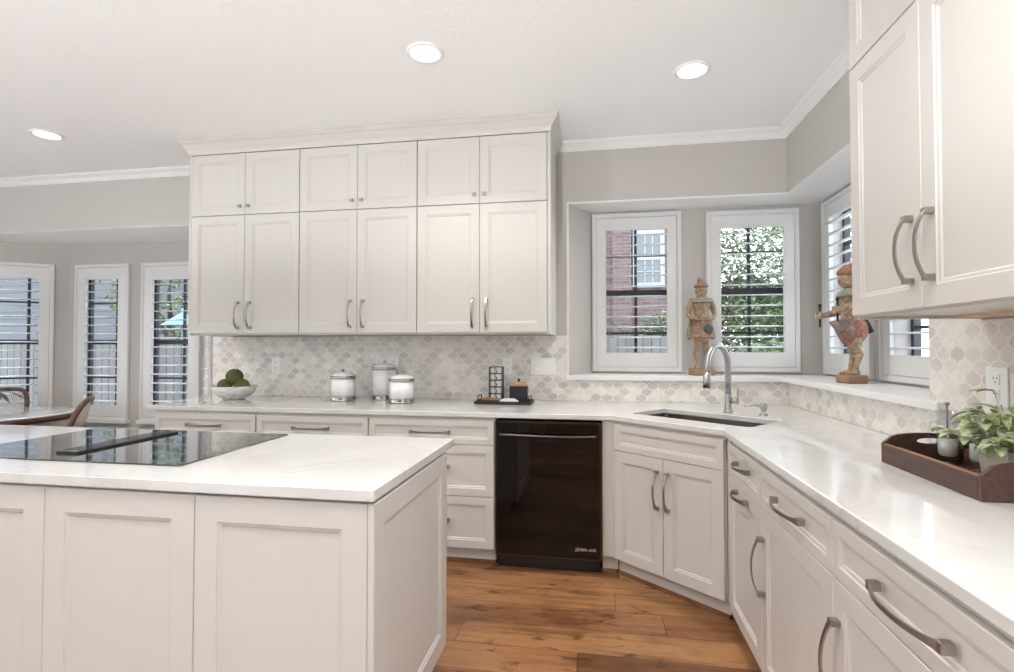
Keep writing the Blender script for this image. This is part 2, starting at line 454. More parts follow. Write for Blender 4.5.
wallrun('wall_rear', (XR, YR), R(180), XR - XL, FZ, CZ, 0.15, [(6.1, 7.6, FZ + 0.05, 2.3)], M['dim_wall'])
# ceiling of the window alcove is the beam's underside: painted white board
b = MB()
b.prism([(-0.205, YB + 0.001), (XR, YB + 0.001), (XR + 0.0, AE), (XA, AE), (XA, YA), (-0.03, YA)], HDR - 0.004, HDR)
struct('ceiling_alcove', b, M['trim'])

# breakfast nook
NL = Vector((-5.618, 4.74)); NR = Vector((-3.93, 4.74))
dl = Vector((0.785, 0.62)).normalized(); dr = Vector((0.61, -0.67)).normalized()
NLS = NL - dl * 1.08
NW = (0.62, 2.14)
wallrun('wall_nook_back', (NL.x, NL.y), 0, NR.x - NL.x, FZ, NCZ, 0.15, [(0.15, 0.72, *NW), (0.97, 1.55, *NW)])
wallrun('wall_nook_left', (NLS.x, NLS.y), math.atan2(dl.y, dl.x), 1.08, FZ, NCZ, 0.15, [(0.25, 0.86, *NW)])
wallrun('wall_nook_right', (NR.x, NR.y), math.atan2(dr.y, dr.x), 0.905, FZ, NCZ, 0.15, [(0.16, 0.72, *NW)])
b = MB(); b.prism([(-6.6, YB + 0.12), (-3.3, YB + 0.12), (-3.3, YB + 0.5), (-3.8, 5.0), (-5.7, 5.0), (-6.6, 4.3)], NCZ, NCZ + 0.06)
b.box(-6.45, -3.32, YB + 0.001, YB + 0.13, NCZ - 0.003, NCZ); struct('ceiling_nook', b, M['ceiling'])

# crown mouldings
def sweep(path, prof, side=1, closed=False):
    b = MB(); P = [Vector(p) for p in path]; n = len(P); rings = []
    for i in range(n):
        d0 = (P[i] - P[i - 1]).normalized() if i > 0 else None
        d1 = (P[i + 1] - P[i]).normalized() if i < n - 1 else None
        n0 = Vector((-d0.y, d0.x)) * side if d0 is not None else None
        n1 = Vector((-d1.y, d1.x)) * side if d1 is not None else None
        if n0 is None: m = n1
        elif n1 is None: m = n0
        else:
            m = (n0 + n1); m = m / max(1e-6, m.dot(n0))
        rings.append([b.v((P[i].x + m.x * q[0], P[i].y + m.y * q[0], q[1])) for q in prof])
    k = len(prof)
    for a, c in zip(rings, rings[1:]):
        for j in range(k): b.face([a[j], a[(j + 1) % k], c[(j + 1) % k], c[j]])
    b.face(rings[0]); b.face(rings[-1][::-1]); return b
CR = [(0, 2.858), (0.010, 2.858), (0.012, 2.866), (0.020, 2.872), (0.030, 2.888), (0.048, 2.902), (0.060, 2.908), (0.062, 2.914), (0.068, 2.918), (0.068, CZ), (0, CZ)]
struct('trim_1', sweep([(XL, YB), (-3.12, YB)], CR, -1), M['trim'])
struct('trim_2', sweep([(-0.30, YB), (XR, YB), (XR, 2.16)], CR, -1), M['trim'])
CC = [(0, 2.815), (0.004, 2.815), (0.006, 2.838), (0.012, 2.85), (0.022, 2.862), (0.038, 2.888), (0.050, 2.898), (0.052, 2.908), (0.058, 2.912), (0.058, CZ - 0.001), (0, CZ - 0.001)]
UF = 3.545
cm = sweep([(-3.115, YB - 0.002), (-3.115, UF), (-0.305, UF), (-0.305, YB - 0.002)], CC, -1).build('crown_moulding', M['cab'])
tag(cm, 'white stepped crown moulding capping the back row of wall cabinets', 'moulding')
cm = sweep([(XR - 0.002, 2.14), (0.96, 2.14), (0.96, 1.22)], CC, -1).build('crown_moulding', M['cab'])
tag(cm, 'white crown moulding above the right wall cabinets', 'moulding')
# white corner bead framing the alcove mouth on its left
b = MB(); b.box(-0.222, -0.206, YB - 0.006, YB + 0.02, 1.11, HDR + 0.004); b.box(-0.222, XR, YB - 0.004, YB + 0.004, HDR - 0.006, HDR + 0.006); struct('trim_3', b, M['trim'])
# window stool (sill shelf) running round the corner
b = MB()
b.prism([(-0.235, YB - 0.035), (XR - 0.045, YB - 0.035), (XR - 0.045, AE - 0.11), (XR, AE - 0.11), (XR, AE), (XA, AE), (XA, YA), (-0.03, YA), (-0.21, YB), (-0.235, YB)], 1.076, 1.113)
o = b.build('window_stool', M['trim']); o['kind'] = 'structure'; o.name = 'trim_4'
md = o.modifiers.new('bevel', 'BEVEL'); md.width = 0.005; md.segments = 2; md.limit_method = 'ANGLE'

# ------------------------------------------------------------------ windows and shutters
def window(name, w, h, loc, rotz, mull=0.5, rails=(0.21, 0.5, 0.77), z0=0.0, off=0.0):
    """dark sash + glass; local x along wall, y outwards"""
    b = MB(); t = 0.028
    b.box(0, t, 0.07, 0.11, 0, h); b.box(w - t, w, 0.07, 0.11, 0, h); b.box(0, w, 0.07, 0.11, 0, t); b.box(0, w, 0.07, 0.11, h - t, h)
    b.box(w * mull - 0.011, w * mull + 0.011, 0.078, 0.10, 0, h)
    for k, f in enumerate(rails):
        q = 0.024 if k == 1 else 0.009
        b.box(0, w, 0.074, 0.104, h * f - q, h * f + q)
    o = b.build(name, M['sash'], loc=loc, rotz=rotz); o['kind'] = 'structure'
    p = MB(); p.box(0.01, w - 0.01, 0.088, 0.092, 0.01, h - 0.01); p.build('window_pane', M['pane'], o)
    return o

def shutter(name_label, w, h, loc, rotz, group, stile=0.075, top=0.10, bot=0.115, lw=0.085, tilt=6, fr=0.035, sill=False):
    """plantation shutter: L-frame, hinged panel, louvers; origin bottom left, room side is -y"""
    t = thing('plantation_shutter', name_label, 'shutter', loc, rotz, group)
    b = MB()
    b.box(0, fr, -0.022, 0.0, 0, h); b.box(w - fr, w, -0.022, 0.0, 0, h); b.box(fr, w - fr, -0.022, 0.0, h - fr, h); b.box(fr, w - fr, -0.022, 0.0, 0, fr)
    b.box(0.006, fr - 0.01, -0.028, -0.022, 0.006, h - 0.006); b.box(w - fr + 0.01, w - 0.006, -0.028, -0.022, 0.006, h - 0.006)
    b.box(fr - 0.01, w - fr + 0.01, -0.028, -0.022, h - fr + 0.01, h - 0.006)
    if sill: b.box(-0.012, w + 0.012, -0.05, 0.0, -0.03, 0.004)
    b.build('frame', M['shutter'], t)
    g = 0.003; x0, x1, z0, z1 = fr + g, w - fr - g, fr + g, h - fr - g
    b = MB()
    b.box(x0, x0 + stile, -0.02, 0.008, z0, z1); b.box(x1 - stile, x1, -0.02, 0.008, z0, z1)
    b.box(x0 + stile, x1 - stile, -0.019, 0.007, z1 - top, z1); b.box(x0 + stile, x1 - stile, -0.019, 0.007, z0, z0 + bot)
    b.build('panel', M['shutter'], t)
    lz0, lz1 = z0 + bot, z1 - top; n = round((lz1 - lz0) / lw); b = MB()
    for k in range(n):
        zc = lz0 + (k + 0.5) * (lz1 - lz0) / n; a = R(tilt); hw = 0.040
        sec = [(-hw, 0.0), (-hw * 0.5, 0.0045), (0, 0.0055), (hw * 0.5, 0.0045), (hw, 0.0), (hw * 0.5, -0.0045), (0, -0.0055), (-hw * 0.5, -0.0045)]
        ra, rb = [], []
        for y, z in sec:
            yy, zz = y * math.cos(a) - z * math.sin(a), y * math.sin(a) + z * math.cos(a)
            ra.append(b.v((x0 + stile + 0.001, yy - 0.006, zc + zz))); rb.append(b.v((x1 - stile - 0.001, yy - 0.006, zc + zz)))
        for i in range(8): b.face([ra[i], ra[(i + 1) % 8], rb[(i + 1) % 8], rb[i]], True)
        b.face(ra); b.face(rb[::-1])
    b.build('louvers', M['shutter'], t)
    return t
G1 = None
SH, SZ = 1.305, 1.13
window('window_1', 0.615, WZ1 - WZ0, (0.03 - 0.005, YA + 0.02, WZ0), 0)
window('window_2', 0.60, WZ1 - WZ0, (0.93, YA + 0.02, WZ0), 0)
window('window_3', 0.62, WZ1 - WZ0, (XA + 0.02, YA - 0.14, WZ0), R(-90))
window('window_4', 0.58, WZ1 - WZ0, (XA + 0.02, YA - 0.98, WZ0), R(-90))
shutter('white plantation shutter left of the statue behind the sink, brick house beyond it', 0.714, SH, (-0.028, YA - 0.002, SZ), 0, G1)
shutter('white plantation shutter behind the faucet, right of the statue, with trees beyond', 0.694, SH - 0.02, (0.877, YA - 0.002, SZ + 0.005), 0, G1)
shutter('white plantation shutter on the right alcove wall behind the red-skirted statue', 0.70, SH, (XA - 0.002, 4.335, SZ), R(-90), G1)
shutter('white plantation shutter on the right alcove wall showing below the wall cabinet', 0.72, SH, (XA - 0.002, 3.535, SZ), R(-90), G1)
# nook
NH = NW[1] - NW[0]
for k, (s0, w) in enumerate(((0.15, 0.57), (0.97, 0.58))):
    window('window_%d' % (5 + k), w, NH, (NL.x + s0, NL.y + 0.02, NW[0]), 0, mull=0.62, rails=(0.25, 0.5, 0.78))
shutter('tall narrow white shutter in the middle of the breakfast nook', 0.675, 1.65, (-5.522, 4.738, 0.56), 0, G1, stile=0.095, top=0.12, bot=0.115, lw=0.092, sill=True)
shutter('tall white shutter beside the left end of the wall cabinets', 0.70, 1.65, (-4.70, 4.738, 0.56), 0, G1, stile=0.095, top=0.14, bot=0.12, lw=0.092, sill=True)
al = math.atan2(dl.y, dl.x)
p = NLS + dl * 0.25; nl = Vector((-dl.y, dl.x))
window('window_7', 0.61, NH, (p.x + nl.x * 0.02, p.y + nl.y * 0.02, NW[0]), al, mull=0.78, rails=(0.25, 0.5, 0.78))
p = NLS + dl * 0.18 - nl * 0.002
shutter('tall white shutter on the angled wall at the left edge behind the dining table', 0.78, 1.65, (p.x, p.y, 0.56), al, G1, stile=0.085, top=0.12, bot=0.115, lw=0.092, sill=True)
ar = math.atan2(dr.y, dr.x); nr = Vector((-dr.y, dr.x))
p = NR + dr * 0.16 + nr * 0.02
window('window_8', 0.56, NH, (p.x, p.y, NW[0]), ar, mull=0.55)
p = NR + dr * 0.09 - nr * 0.002
shutter('white shutter seen edge-on behind the bowl at the end of the tiled wall', 0.70, 1.65, (p.x, p.y, 0.56), ar, G1, stile=0.095, lw=0.092, sill=True)

# windows behind the camera
window('window_9', 1.5, 2.25, (XR - 6.1, YR - 0.02, FZ + 0.05), R(180), mull=0.5, rails=(0.33, 0.36, 0.68))  # unseen rear window added for fill daylight
window('window_10', 2.6, 2.2, (XR + 0.02, -0.6, 0.25), R(-90), mull=0.5, rails=(0.33, 0.5, 0.68))
for k, (y, w) in enumerate(((YR + 1.2, 1.8), (YR + 4.2, 2.0))):
    window('window_%d' % (11 + k), w, 1.7, (XL - 0.02, y, 0.6), R(90), mull=0.5, rails=(0.25, 0.5, 0.75))

# ------------------------------------------------------------------ cabinet fronts and pulls
def front_panel(b, x0, x1, z0, z1, y=0.0, th=0.02, stile=0.062, small=False):
    """recessed-panel front, face at y-th, growing towards -y"""
    yf = y - th
    rings = [(0.0, y), (0.0, yf + 0.002), (0.002, yf), (stile, yf), (stile + 0.003, yf + 0.004), (stile + 0.011, yf + 0.005), (stile + 0.015, yf + 0.0095), (stile + 0.019, yf + 0.0095)]
    prev = None
    for ins, yy in rings:
        q = [b.v(p) for p in ((x0 + ins, yy, z0 + ins), (x1 - ins, yy, z0 + ins), (x1 - ins, yy, z1 - ins), (x0 + ins, yy, z1 - ins))]
        if prev:
            for i in range(4): b.face([prev[i], prev[(i + 1) % 4], q[(i + 1) % 4], q[i]])
        else: b.face(q)
        prev = q
    b.face(prev)
    return b
def pull_mesh(L):
    """arched bar pull lying along local x, centred, standing out to -y"""
    b = MB(); n = 14; rings = []
    for i in range(n + 1):
        s = -1 + 2 * i / n
        x = s * L / 2; y = -0.022 - 0.026 * (1 - abs(s) ** 2.2)
        w = 0.0055 + 0.0040 * abs(s) ** 4; th = 0.0028
        dy = (0.026 * 2.2 * abs(s) ** 1.2 * (1 if s > 0 else -1)) / (L / 2)
        nrm = Vector((-dy, 1)).normalized()
        rings.append([b.v((x + nrm.x * a, y + nrm.y * a, c)) for a, c in ((th, -w), (th, w), (-th, w), (-th, -w))])
    for a, c in zip(rings, rings[1:]):
        for k in range(4): b.face([a[k], a[(k + 1) % 4], c[(k + 1) % 4], c[k]])
    b.face(rings[0]); b.face(rings[-1][::-1])
    for sx in (-1, 1):
        b.rbox(sx * L / 2 - 0.009, sx * L / 2 + 0.009, -0.026, 0.0, -0.0115, 0.0115, 0.002)
    return b
def knob_mesh():
    b = MB(); b.box(-0.005, 0.005, -0.014, 0, -0.005, 0.005); b.rbox(-0.013, 0.013, -0.026, -0.013, -0.012, 0.012, 0.002); return b
PULLS = {}
def add_pull(parent, x, z, y, L=0.25, vertical=False):
    key = ('p', round(L, 3), vertical)
    if key not in PULLS:
        b = pull_mesh(L)
        if vertical: bmesh.ops.rotate(b.bm, verts=b.bm.verts, cent=(0, 0, 0), matrix=Matrix.Rotation(R(90), 3, 'Y'))
        o = b.build('handle', M['nickel'], parent, loc=(x, y, z)); PULLS[key] = o.data; return o
    o = bpy.data.objects.new('handle', PULLS[key]); C.objects.link(o); o.parent = parent; o.location = (x, y, z); return o
def add_knob(parent, x, z, y):
    if 'k' not in PULLS:
        o = knob_mesh().build('knob', M['nickel'], parent, loc=(x, y, z)); PULLS['k'] = o.data; return o
    o = bpy.data.objects.new('knob', PULLS['k']); C.objects.link(o); o.parent = parent; o.location = (x, y, z); return o
def door(t, x0, x1, z0, z1, name='door', stile=0.062):
    return front_panel(MB(), x0, x1, z0, z1, stile=stile).build(name, M['cab'], t)

def base_cabinet(label, w, loc, rotz, fronts, depth=0.58, group=None, kick=True, name='base_cabinet', kz=0.05, end=None):
    """fronts: list of (kind, x0, x1, z0, z1, pull) ; z absolute heights (loc z is the floor)"""
    t = thing(name, label, 'cabinet', (loc[0], loc[1], FZ), rotz, group)
    z = -FZ
    b = MB(); b.box(0, w, 0.0, depth, kz + z, CT0 + z - 0.001)
    if kick: b.box(0, w, 0.055, depth, 0.0, kz + z)
    b.build('body', M['cab'], t)
    if kick:
        b = MB(); b.box(0, w, 0.035, 0.0545, 0.018, kz + z - 0.001); b.build('toe_kick', M['cab'], t)
        b = MB(); b.prism([(0, 0.022), (w, 0.022), (w, 0.054), (0, 0.054)], 0.0, 0.012); b.prism([(0, 0.028), (w, 0.028), (w, 0.054), (0, 0.054)], 0.012, 0.018); b.build('shoe_moulding', M['shoewood'], t)
    for f in fronts:
        kind, x0, x1, z0, z1, pl = f
        st = 0.062 if kind == 'door' else (0.05 if (z1 - z0) > 0.2 else 0.036)
        o = door(t, x0 + 0.0018, x1 - 0.0018, z0 + z + 0.0018, z1 + z - 0.0018, kind, st)
        if pl:
            px, pz, L, vert = pl
            add_pull(o, px, pz + z, -0.02, L, vert)
    return t
TZ, SZ1, SZ2, BZ = 0.862, 0.705, 0.378, 0.05
YF = 3.265
def drawers3(w):
    c = w / 2
    return [('drawer', 0.004, w - 0.004, SZ1, TZ, (c, 0.785, 0.25, False)), ('drawer', 0.004, w - 0.004, SZ2, SZ1, (c, 0.565, 0.25, False)), ('drawer', 0.004, w - 0.004, BZ, SZ2, (c, 0.225, 0.25, False))]
for x0, x1, lb in ((-3.109, -2.308, 'white drawer cabinet at the left end of the back run, under the bowl'), (-2.308, -1.484, 'white drawer cabinet of the back run below the leftmost canister'), (-1.484, -0.634, 'white three-drawer cabinet directly left of the dishwasher')):
    base_cabinet(lb, x1 - x0, (x0, YF), 0, drawers3(x1 - x0), depth=0.79)
# filler right of the dishwasher
O = Vector((0.1145, 3.257)); d = Vector((0.7609, -0.649)).normalized(); nn = Vector((0.649, 0.7609)).normalized(); aD = math.atan2(d.y, d.x)
t = thing('filler_panel', 'narrow white filler panel between dishwasher and angled sink cabinet', 'cabinet panel', (0.037, YF, FZ), 0)
b = MB(); b.box(0, 0.076, -0.012, 0.03, 0.105, CT0 - FZ - 0.001); b.build('stile', M['cab'], t)
b = MB(); b.box(0, 0.095, 0.028, 0.05, 0.018, 0.104); b.build('toe_kick', M['cab'], t)
b = MB(); b.box(0, 0.085, 0.016, 0.028, 0.0, 0.018); b.build('shoe_moulding', M['shoewood'], t)
wD = 0.705
base_cabinet('white angled corner sink cabinet with two doors below the sink', wD, (O.x, O.y), aD,
    [('false_drawer', 0.004, wD - 0.004, SZ1, TZ, None),
     ('door', 0.004, 0.346, BZ, SZ1, (0.346 - 0.035, 0.53, 0.20, True)), ('door', 0.346, wD - 0.004, BZ, SZ1, (0.346 + 0.035, 0.53, 0.20, True))], depth=0.12)
# right run, local x runs towards the camera
XF = 0.66
t = thing('filler_panel', 'narrow white filler strip at the corner right of the sink cabinet', 'cabinet panel', (XF, 2.795, FZ), R(-90))
b = MB(); b.box(0, 0.075, -0.006, 0.5, 0.105, CT0 - FZ - 0.001); b.build('stile', M['cab'], t)
b = MB(); b.box(-0.01, 0.075, 0.035, 0.054, 0.0, 0.104); b.build('toe_kick', M['cab'], t)
yA, yB_, yC, yD, yE = 2.716, 2.209, 1.575, 0.70, -0.25
w = yA - yB_
base_cabinet('narrow white pull-out cabinet nearest the sink on the right run', w, (XF, yA), R(-90),
    [('drawer', 0.004, w, SZ1, TZ, (w / 2 + 0.02, 0.80, 0.17, False)), ('door', 0.004, w, BZ, SZ1, (w / 2 + 0.0, 0.665, 0.17, False))], depth=0.70)
w = yB_ - yC
base_cabinet('white cabinet of the right run with one drawer over a door, in the middle', w, (XF, yB_), R(-90),
    [('drawer', 0.0, w, SZ1, TZ, (w / 2, 0.785, 0.24, False)), ('door', 0.0, w, BZ, SZ1, (0.036, 0.48, 0.21, True))], depth=0.70)
w = yC - yD
base_cabinet('white cabinet of the right run nearest the camera, with wide drawer', w, (XF, yC), R(-90),
    [('drawer', 0.0, w, SZ1, TZ, (w / 2 - 0.07, 0.785, 0.25, False)), ('door', 0.0, w / 2, BZ, SZ1, (0.036, 0.49, 0.21, True)), ('door', w / 2, w, BZ, SZ1, (w - 0.036, 0.49, 0.21, True))], depth=0.70)

# ------------------------------------------------------------------ wall cabinets
def wall_cabinet(label, w, z0, z1, loc, rotz, hz, group=None, depth=0.5, mid=None, knobs=False, under=False):
    t = thing('wall_cabinet', label, 'cabinet', (loc[0], loc[1], z0), rotz, group)
    h = z1 - z0; mid = mid or w / 2
    b = MB(); b.box(0, w, 0, depth, 0.0, h - 0.001)
    if not knobs and not under: b.box(0, w, -0.0, 0.02, -0.012, 0.0)
    b.build('body', M['cab'], t)
    if under:
        b = MB(); b.box(0.02, w - 0.001, depth - 0.11, depth - 0.002, -0.010, 0.0); b.build('underside', M['maple'], t)
        b = MB(); b.box(0.0, 0.018, 0.0, depth - 0.002, -0.012, 0.0); b.box(0.018, w, 0.0, 0.018, -0.005, 0.0); b.build('light_rail', M['cab'], t)
    for k, (a, c) in enumerate(((0.002, mid), (mid, w - 0.002))):
        o = door(t, a + 0.0015, c - 0.0015, 0.002, h - 0.003, 'door', 0.062)
        s = -1 if k == 0 else 1
        if knobs: add_knob(o, mid + s * 0.036, 0.062, -0.02)
        else: add_pull(o, mid + s * 0.05, hz, -0.02, 0.19, True)
    return t
UZ0, UZ1, UZ2 = 1.432, 2.338, 2.815
ux = (-3.092, -2.178, -1.260, -0.325); um = (0.4615, 0.46, 0.459)
nm = ('at the left end of the back row', 'in the middle of the back row', 'at the alcove end of the back row')
for i in range(3):
    wall_cabinet('tall white two-door wall cabinet ' + nm[i], ux[i + 1] - ux[i], UZ0, UZ1, (ux[i], UF + 0.02), 0, 0.140, mid=um[i])
    wall_cabinet('small white two-door top cabinet with knobs ' + nm[i], ux[i + 1] - ux[i], UZ1 + 0.001, UZ2, (ux[i], UF + 0.02), 0, 0, mid=um[i], knobs=True)
b = MB(); b.box(-0.3245, -0.303, UF + 0.004, YB - 0.003, UZ0 - 0.012, UZ2)
o = b.build('end_panel', M['cab']); tag(o, 'flat white end panel closing the right side of the back wall cabinets', 'cabinet panel')
b = MB(); b.box(-3.113, -3.0925, UF + 0.004, YB - 0.003, UZ0 - 0.012, UZ2)
o = b.build('end_panel', M['cab']); tag(o, 'flat white end panel closing the left side of the back wall cabinets', 'cabinet panel')
RX = 0.965
wall_cabinet('large white two-door wall cabinet on the right wall near the camera', 0.865, 1.447, 2.372, (RX, 2.135), R(-90), 0.180, depth=0.41, mid=0.43, under=True)
wall_cabinet('white top cabinet with knobs directly above the large right wall cabinet', 0.865, 2.373, 2.815, (RX, 2.135), R(-90), 0, depth=0.41, mid=0.43, knobs=True)

# ------------------------------------------------------------------ worktops
def slab_with_hole(outer, inner, z0, z1):
    b = MB(); bm = b.bm; es = []
    for loop in (outer, inner):
        if not loop: continue
        vs = [bm.verts.new((x, y, z1)) for x, y in loop]
        for i in range(len(vs)): es.append(bm.edges.new((vs[i], vs[(i + 1) % len(vs)])))
    bmesh.ops.triangle_fill(bm, edges=es, use_beauty=True, use_dissolve=False)
    r = bmesh.ops.extrude_face_region(bm, geom=bm.faces[:])
    bmesh.ops.translate(bm, verts=[v for v in r['geom'] if isinstance(v, bmesh.types.BMVert)], vec=(0, 0, z0 - z1))
    return b
def DP(s, t): return (O.x + d.x * s + nn.x * t, O.y + d.y * s + nn.y * t)
s0, s1, t0, t1 = -0.005, 0.755, 0.155, 0.545
def rrect(s0, s1, t0, t1, r, n=5):
    out = []
    for cx, cy, a0 in ((s1 - r, t0 + r, -90), (s1 - r, t1 - r, 0), (s0 + r, t1 - r, 90), (s0 + r, t0 + r, 180)):
        for k in range(n + 1):
            a = R(a0 + 90 * k / n); out.append((cx + r * math.cos(a), cy + r * math.sin(a)))
    return out
hole = [DP(*p) for p in rrect(s0, s1, t0, t1, 0.02)]
outer = [(-3.165, 3.24), (0.095, 3.234), (0.632, 2.776), (0.632, -0.3), (XR - 0.009, -0.3), (XR - 0.009, YB - 0.009), (-3.31, YB - 0.009)]
ct = slab_with_hole(outer, hole, CT0, CT1).build('countertop', M['quartz'])
tag(ct, 'glossy white quartz countertop wrapping the back wall, sink corner and right wall', 'countertop')
def bev(o, w=0.004, seg=3):
    m = o.modifiers.new('bevel', 'BEVEL'); m.width = w; m.segments = seg; m.limit_method = 'ANGLE'; m.angle_limit = R(35)
bev(ct)
# sink
t = thing('kitchen_sink', 'long undermount stainless sink set diagonally into the corner countertop', 'sink', (O.x, O.y, 0.66), aD)
b = MB(); zt = CT0 - 0.66 - 0.0005; zb = 0.0
ou = rrect(s0 - 0.012, s1 + 0.012, t0 - 0.012, t1 + 0.012, 0.03); inn = rrect(s0 - 0.003, s1 + 0.003, t0 - 0.003, t1 + 0.003, 0.022); bo = rrect(s0 + 0.01, s1 - 0.01, t0 + 0.01, t1 - 0.01, 0.04)
L3 = [[b.v((x, y, z)) for x, y in q] for q, z in ((ou, zt - 0.2), (ou, zt), (inn, zt), (bo, zb + 0.02), (bo, zb + 0.012))]
n = len(ou)
for a, c in zip(L3, L3[1:]):
    for i in range(n): b.face([a[i], a[(i + 1) % n], c[(i + 1) % n], c[i]], False)
b.face(L3[-1]); b.build('basin', M['sinksteel'], t, fix=True)
b = MB(); b.lathe([(0.045, 0.022), (0.042, 0.024), (0.03, 0.021), (0, 0.021)], ((s0 + s1) / 2, (t0 + t1) / 2, 0.0)); b.build('drain', M['steel'], t)
# faucet
fs, ft = 0.375, 0.665
t = thing('kitchen_faucet', 'tall brushed steel gooseneck faucet standing behind the corner sink', 'faucet', (*DP(fs, ft), CT1), aD)
b = MB(); b.lathe([(0.028, 0), (0.028, 0.006), (0.024, 0.012), (0.021, 0.02), (0.021, 0.11), (0.019, 0.118)], n=24)
b.build('base', M['steel'], t)
pts = [(0, 0, 0.115), (0, 0, 0.20), (0, 0, 0.28)]
rA = 0.125
for k in range(1, 15):
    a = PI * k / 14 * 1.0; pts.append((0, -rA + rA * math.cos(a), 0.298 + rA * math.sin(a)))
pts.append((0, -2 * rA - 0.004, 0.25))
b = MB(); b.tube(pts, 0.0185, 18); b.build('spout', M['steel'], t)
b = MB(); b.tube([(0, -2 * rA - 0.004, 0.26), (0, -2 * rA - 0.008, 0.22), (0, -2 * rA - 0.012, 0.165)], [0.020, 0.023, 0.022], 16); b.build('spray_head', M['steel'], t)
b = MB(); b.tube([(0.018, 0, 0.075), (0.062, 0, 0.075)], 0.016, 14); b.tube([(0.058, 0, 0.065), (0.062, 0.0, 0.10), (0.064, 0.0, 0.155)], [0.010, 0.006, 0.005], 10, True); b.build('lever', M['steel'], t)
# soap dispenser
t = thing('soap_dispenser', 'small steel soap dispenser to the right of the gooseneck faucet', 'soap dispenser', (*DP(0.585, 0.69), CT1), aD)
b = MB(); b.lathe([(0.024, 0), (0.024, 0.006), (0.012, 0.012), (0.012, 0.032), (0.020, 0.036), (0.020, 0.072), (0.016, 0.078), (0, 0.078)], n=20); b.build('pump_head', M['steel'], t)
b = MB(); b.tube([(0, -0.01, 0.058), (-0.07, -0.05, 0.060), (-0.085, -0.06, 0.054)], 0.0055, 8, True); b.build('nozzle', M['steel'], t)

# ------------------------------------------------------------------ dishwasher
t = thing('dishwasher', 'built-in black glass-front dishwasher between white cabinets', 'dishwasher', (-0.624, YF, FZ), 0)
W = 0.655; z = -FZ
b = MB(); b.box(0.004, W - 0.004, 0.03, 0.55, 0.09, 0.868 + z); b.build('body', M['black'], t)
b = MB(); b.rbox(0.0, W, -0.03, 0.03, 0.03 + z, 0.868 + z, 0.004); b.build('door', M['dwglass'], t)
b = MB(); b.box(-0.001, 0.007, -0.0325, 0.0, 0.03 + z, 0.868 + z); b.box(W - 0.012, W + 0.001, -0.0325, 0.0, 0.03 + z, 0.868 + z); b.box(0.007, W - 0.012, -0.0325, 0.0, 0.856 + z, 0.869 + z); b.box(0.007, W - 0.012, -0.032, -0.0, 0.03 + z, 0.038 + z)
b.build('door_frame', M['dwmetal'], t)
b = MB(); n = 16; rr = []
for i in range(n + 1):
    s = -1 + 2 * i / n; y = -0.062 - 0.014 * (1 - s * s)
    rr.append((W / 2 + s * (W / 2 - 0.035), y, 0.785 + z - 0.004 * (1 - s * s)))
b.tube(rr, 0.0105, 12, True)
for s in (-1, 1): b.tube([(W / 2 + s * (W / 2 - 0.045), -0.063, 0.785 + z), (W / 2 + s * (W / 2 - 0.045), -0.028, 0.785 + z)], 0.008, 10)
b.build('handle', M['dwmetal'], t)
b = MB(); b.box(0.012, W - 0.012, 0.0, 0.028, -0.0, 0.078); b.box(0.012, W - 0.012, -0.004, 0.0, 0.012, 0.07); b.build('toe_kick', M['black'], t)
def text_mesh(txt, size, name, m, parent, loc, ext=0.0006, ital=False):
    cu = bpy.data.curves.new('txt', 'FONT'); cu.body = txt; cu.size = size; cu.extrude = ext; cu.align_x = 'CENTER'; cu.align_y = 'CENTER'; cu.space_character = 1.15
    tmp = bpy.data.objects.new('txt', cu); C.objects.link(tmp)
    bpy.context.view_layer.update()
    me = bpy.data.meshes.new_from_object(tmp.evaluated_get(bpy.context.evaluated_depsgraph_get()))
    bpy.data.objects.remove(tmp); me.materials.clear(); me.materials.append(m)
    o = bpy.data.objects.new(name, me); C.objects.link(o); o.parent = parent; o.location = loc; o.rotation_euler = (R(90), 0, 0); return o
text_mesh('JENN-AIR', 0.027, 'badge', M['badge'], t, (W - 0.095, -0.0312, 0.092 + z))

# ------------------------------------------------------------------ island
IX, IY, IYB = -0.662, 1.465, 2.200
IL = -3.4
t = thing('kitchen_island', 'large white panelled kitchen island under the cooktop', 'island', (IX, IY, FZ), 0)
b = MB(); b.box(IL - IX, 0, 0, IYB - IY, 0.11, CT0 - FZ - 0.001); b.build('body', M['cab'], t)
b = MB(); b.box(IL - IX + 0.05, -0.07, 0.07, IYB - IY - 0.07, 0.0, 0.11); b.build('toe_kick', M['cab'], t)
def ipanel(x0, x1, name='panel'):
    return front_panel(MB(), x0 + 0.0016, x1 - 0.0016, 0.10, CT0 - FZ - 0.012, stile=0.078).build(name, M['cab'], t)
edges = [0.0, -1.237 - IX, -1.797 - IX, -2.36 - IX, IL - IX]
for a, c in zip(edges[1:], edges): ipanel(a, c)
o = front_panel(MB(), 0.0 - 0.018, IYB - IY, 0.10, CT0 - FZ - 0.012, stile=0.075).build('end_panel', M['cab'], t); o.rotation_euler = (0, 0, R(90))
b = MB()
for a, c in ((1, 1),): b.box(IL - IX + 0.02, 0.0, IYB - IY, IYB - IY + 0.012, 0.115, CT0 - FZ - 0.01)
b.build('back_panel', M['cab'], t)
outer = [(x, y) for x, y in rrect(IL - 0.04, -0.638, 1.432, 2.305, 0.012, 3)]
ic = slab_with_hole(outer, None, CT0, CT1).build('island_countertop', M['quartz'])
tag(ic, 'glossy white quartz slab on top of the kitchen island', 'countertop'); bev(ic, 0.0035)
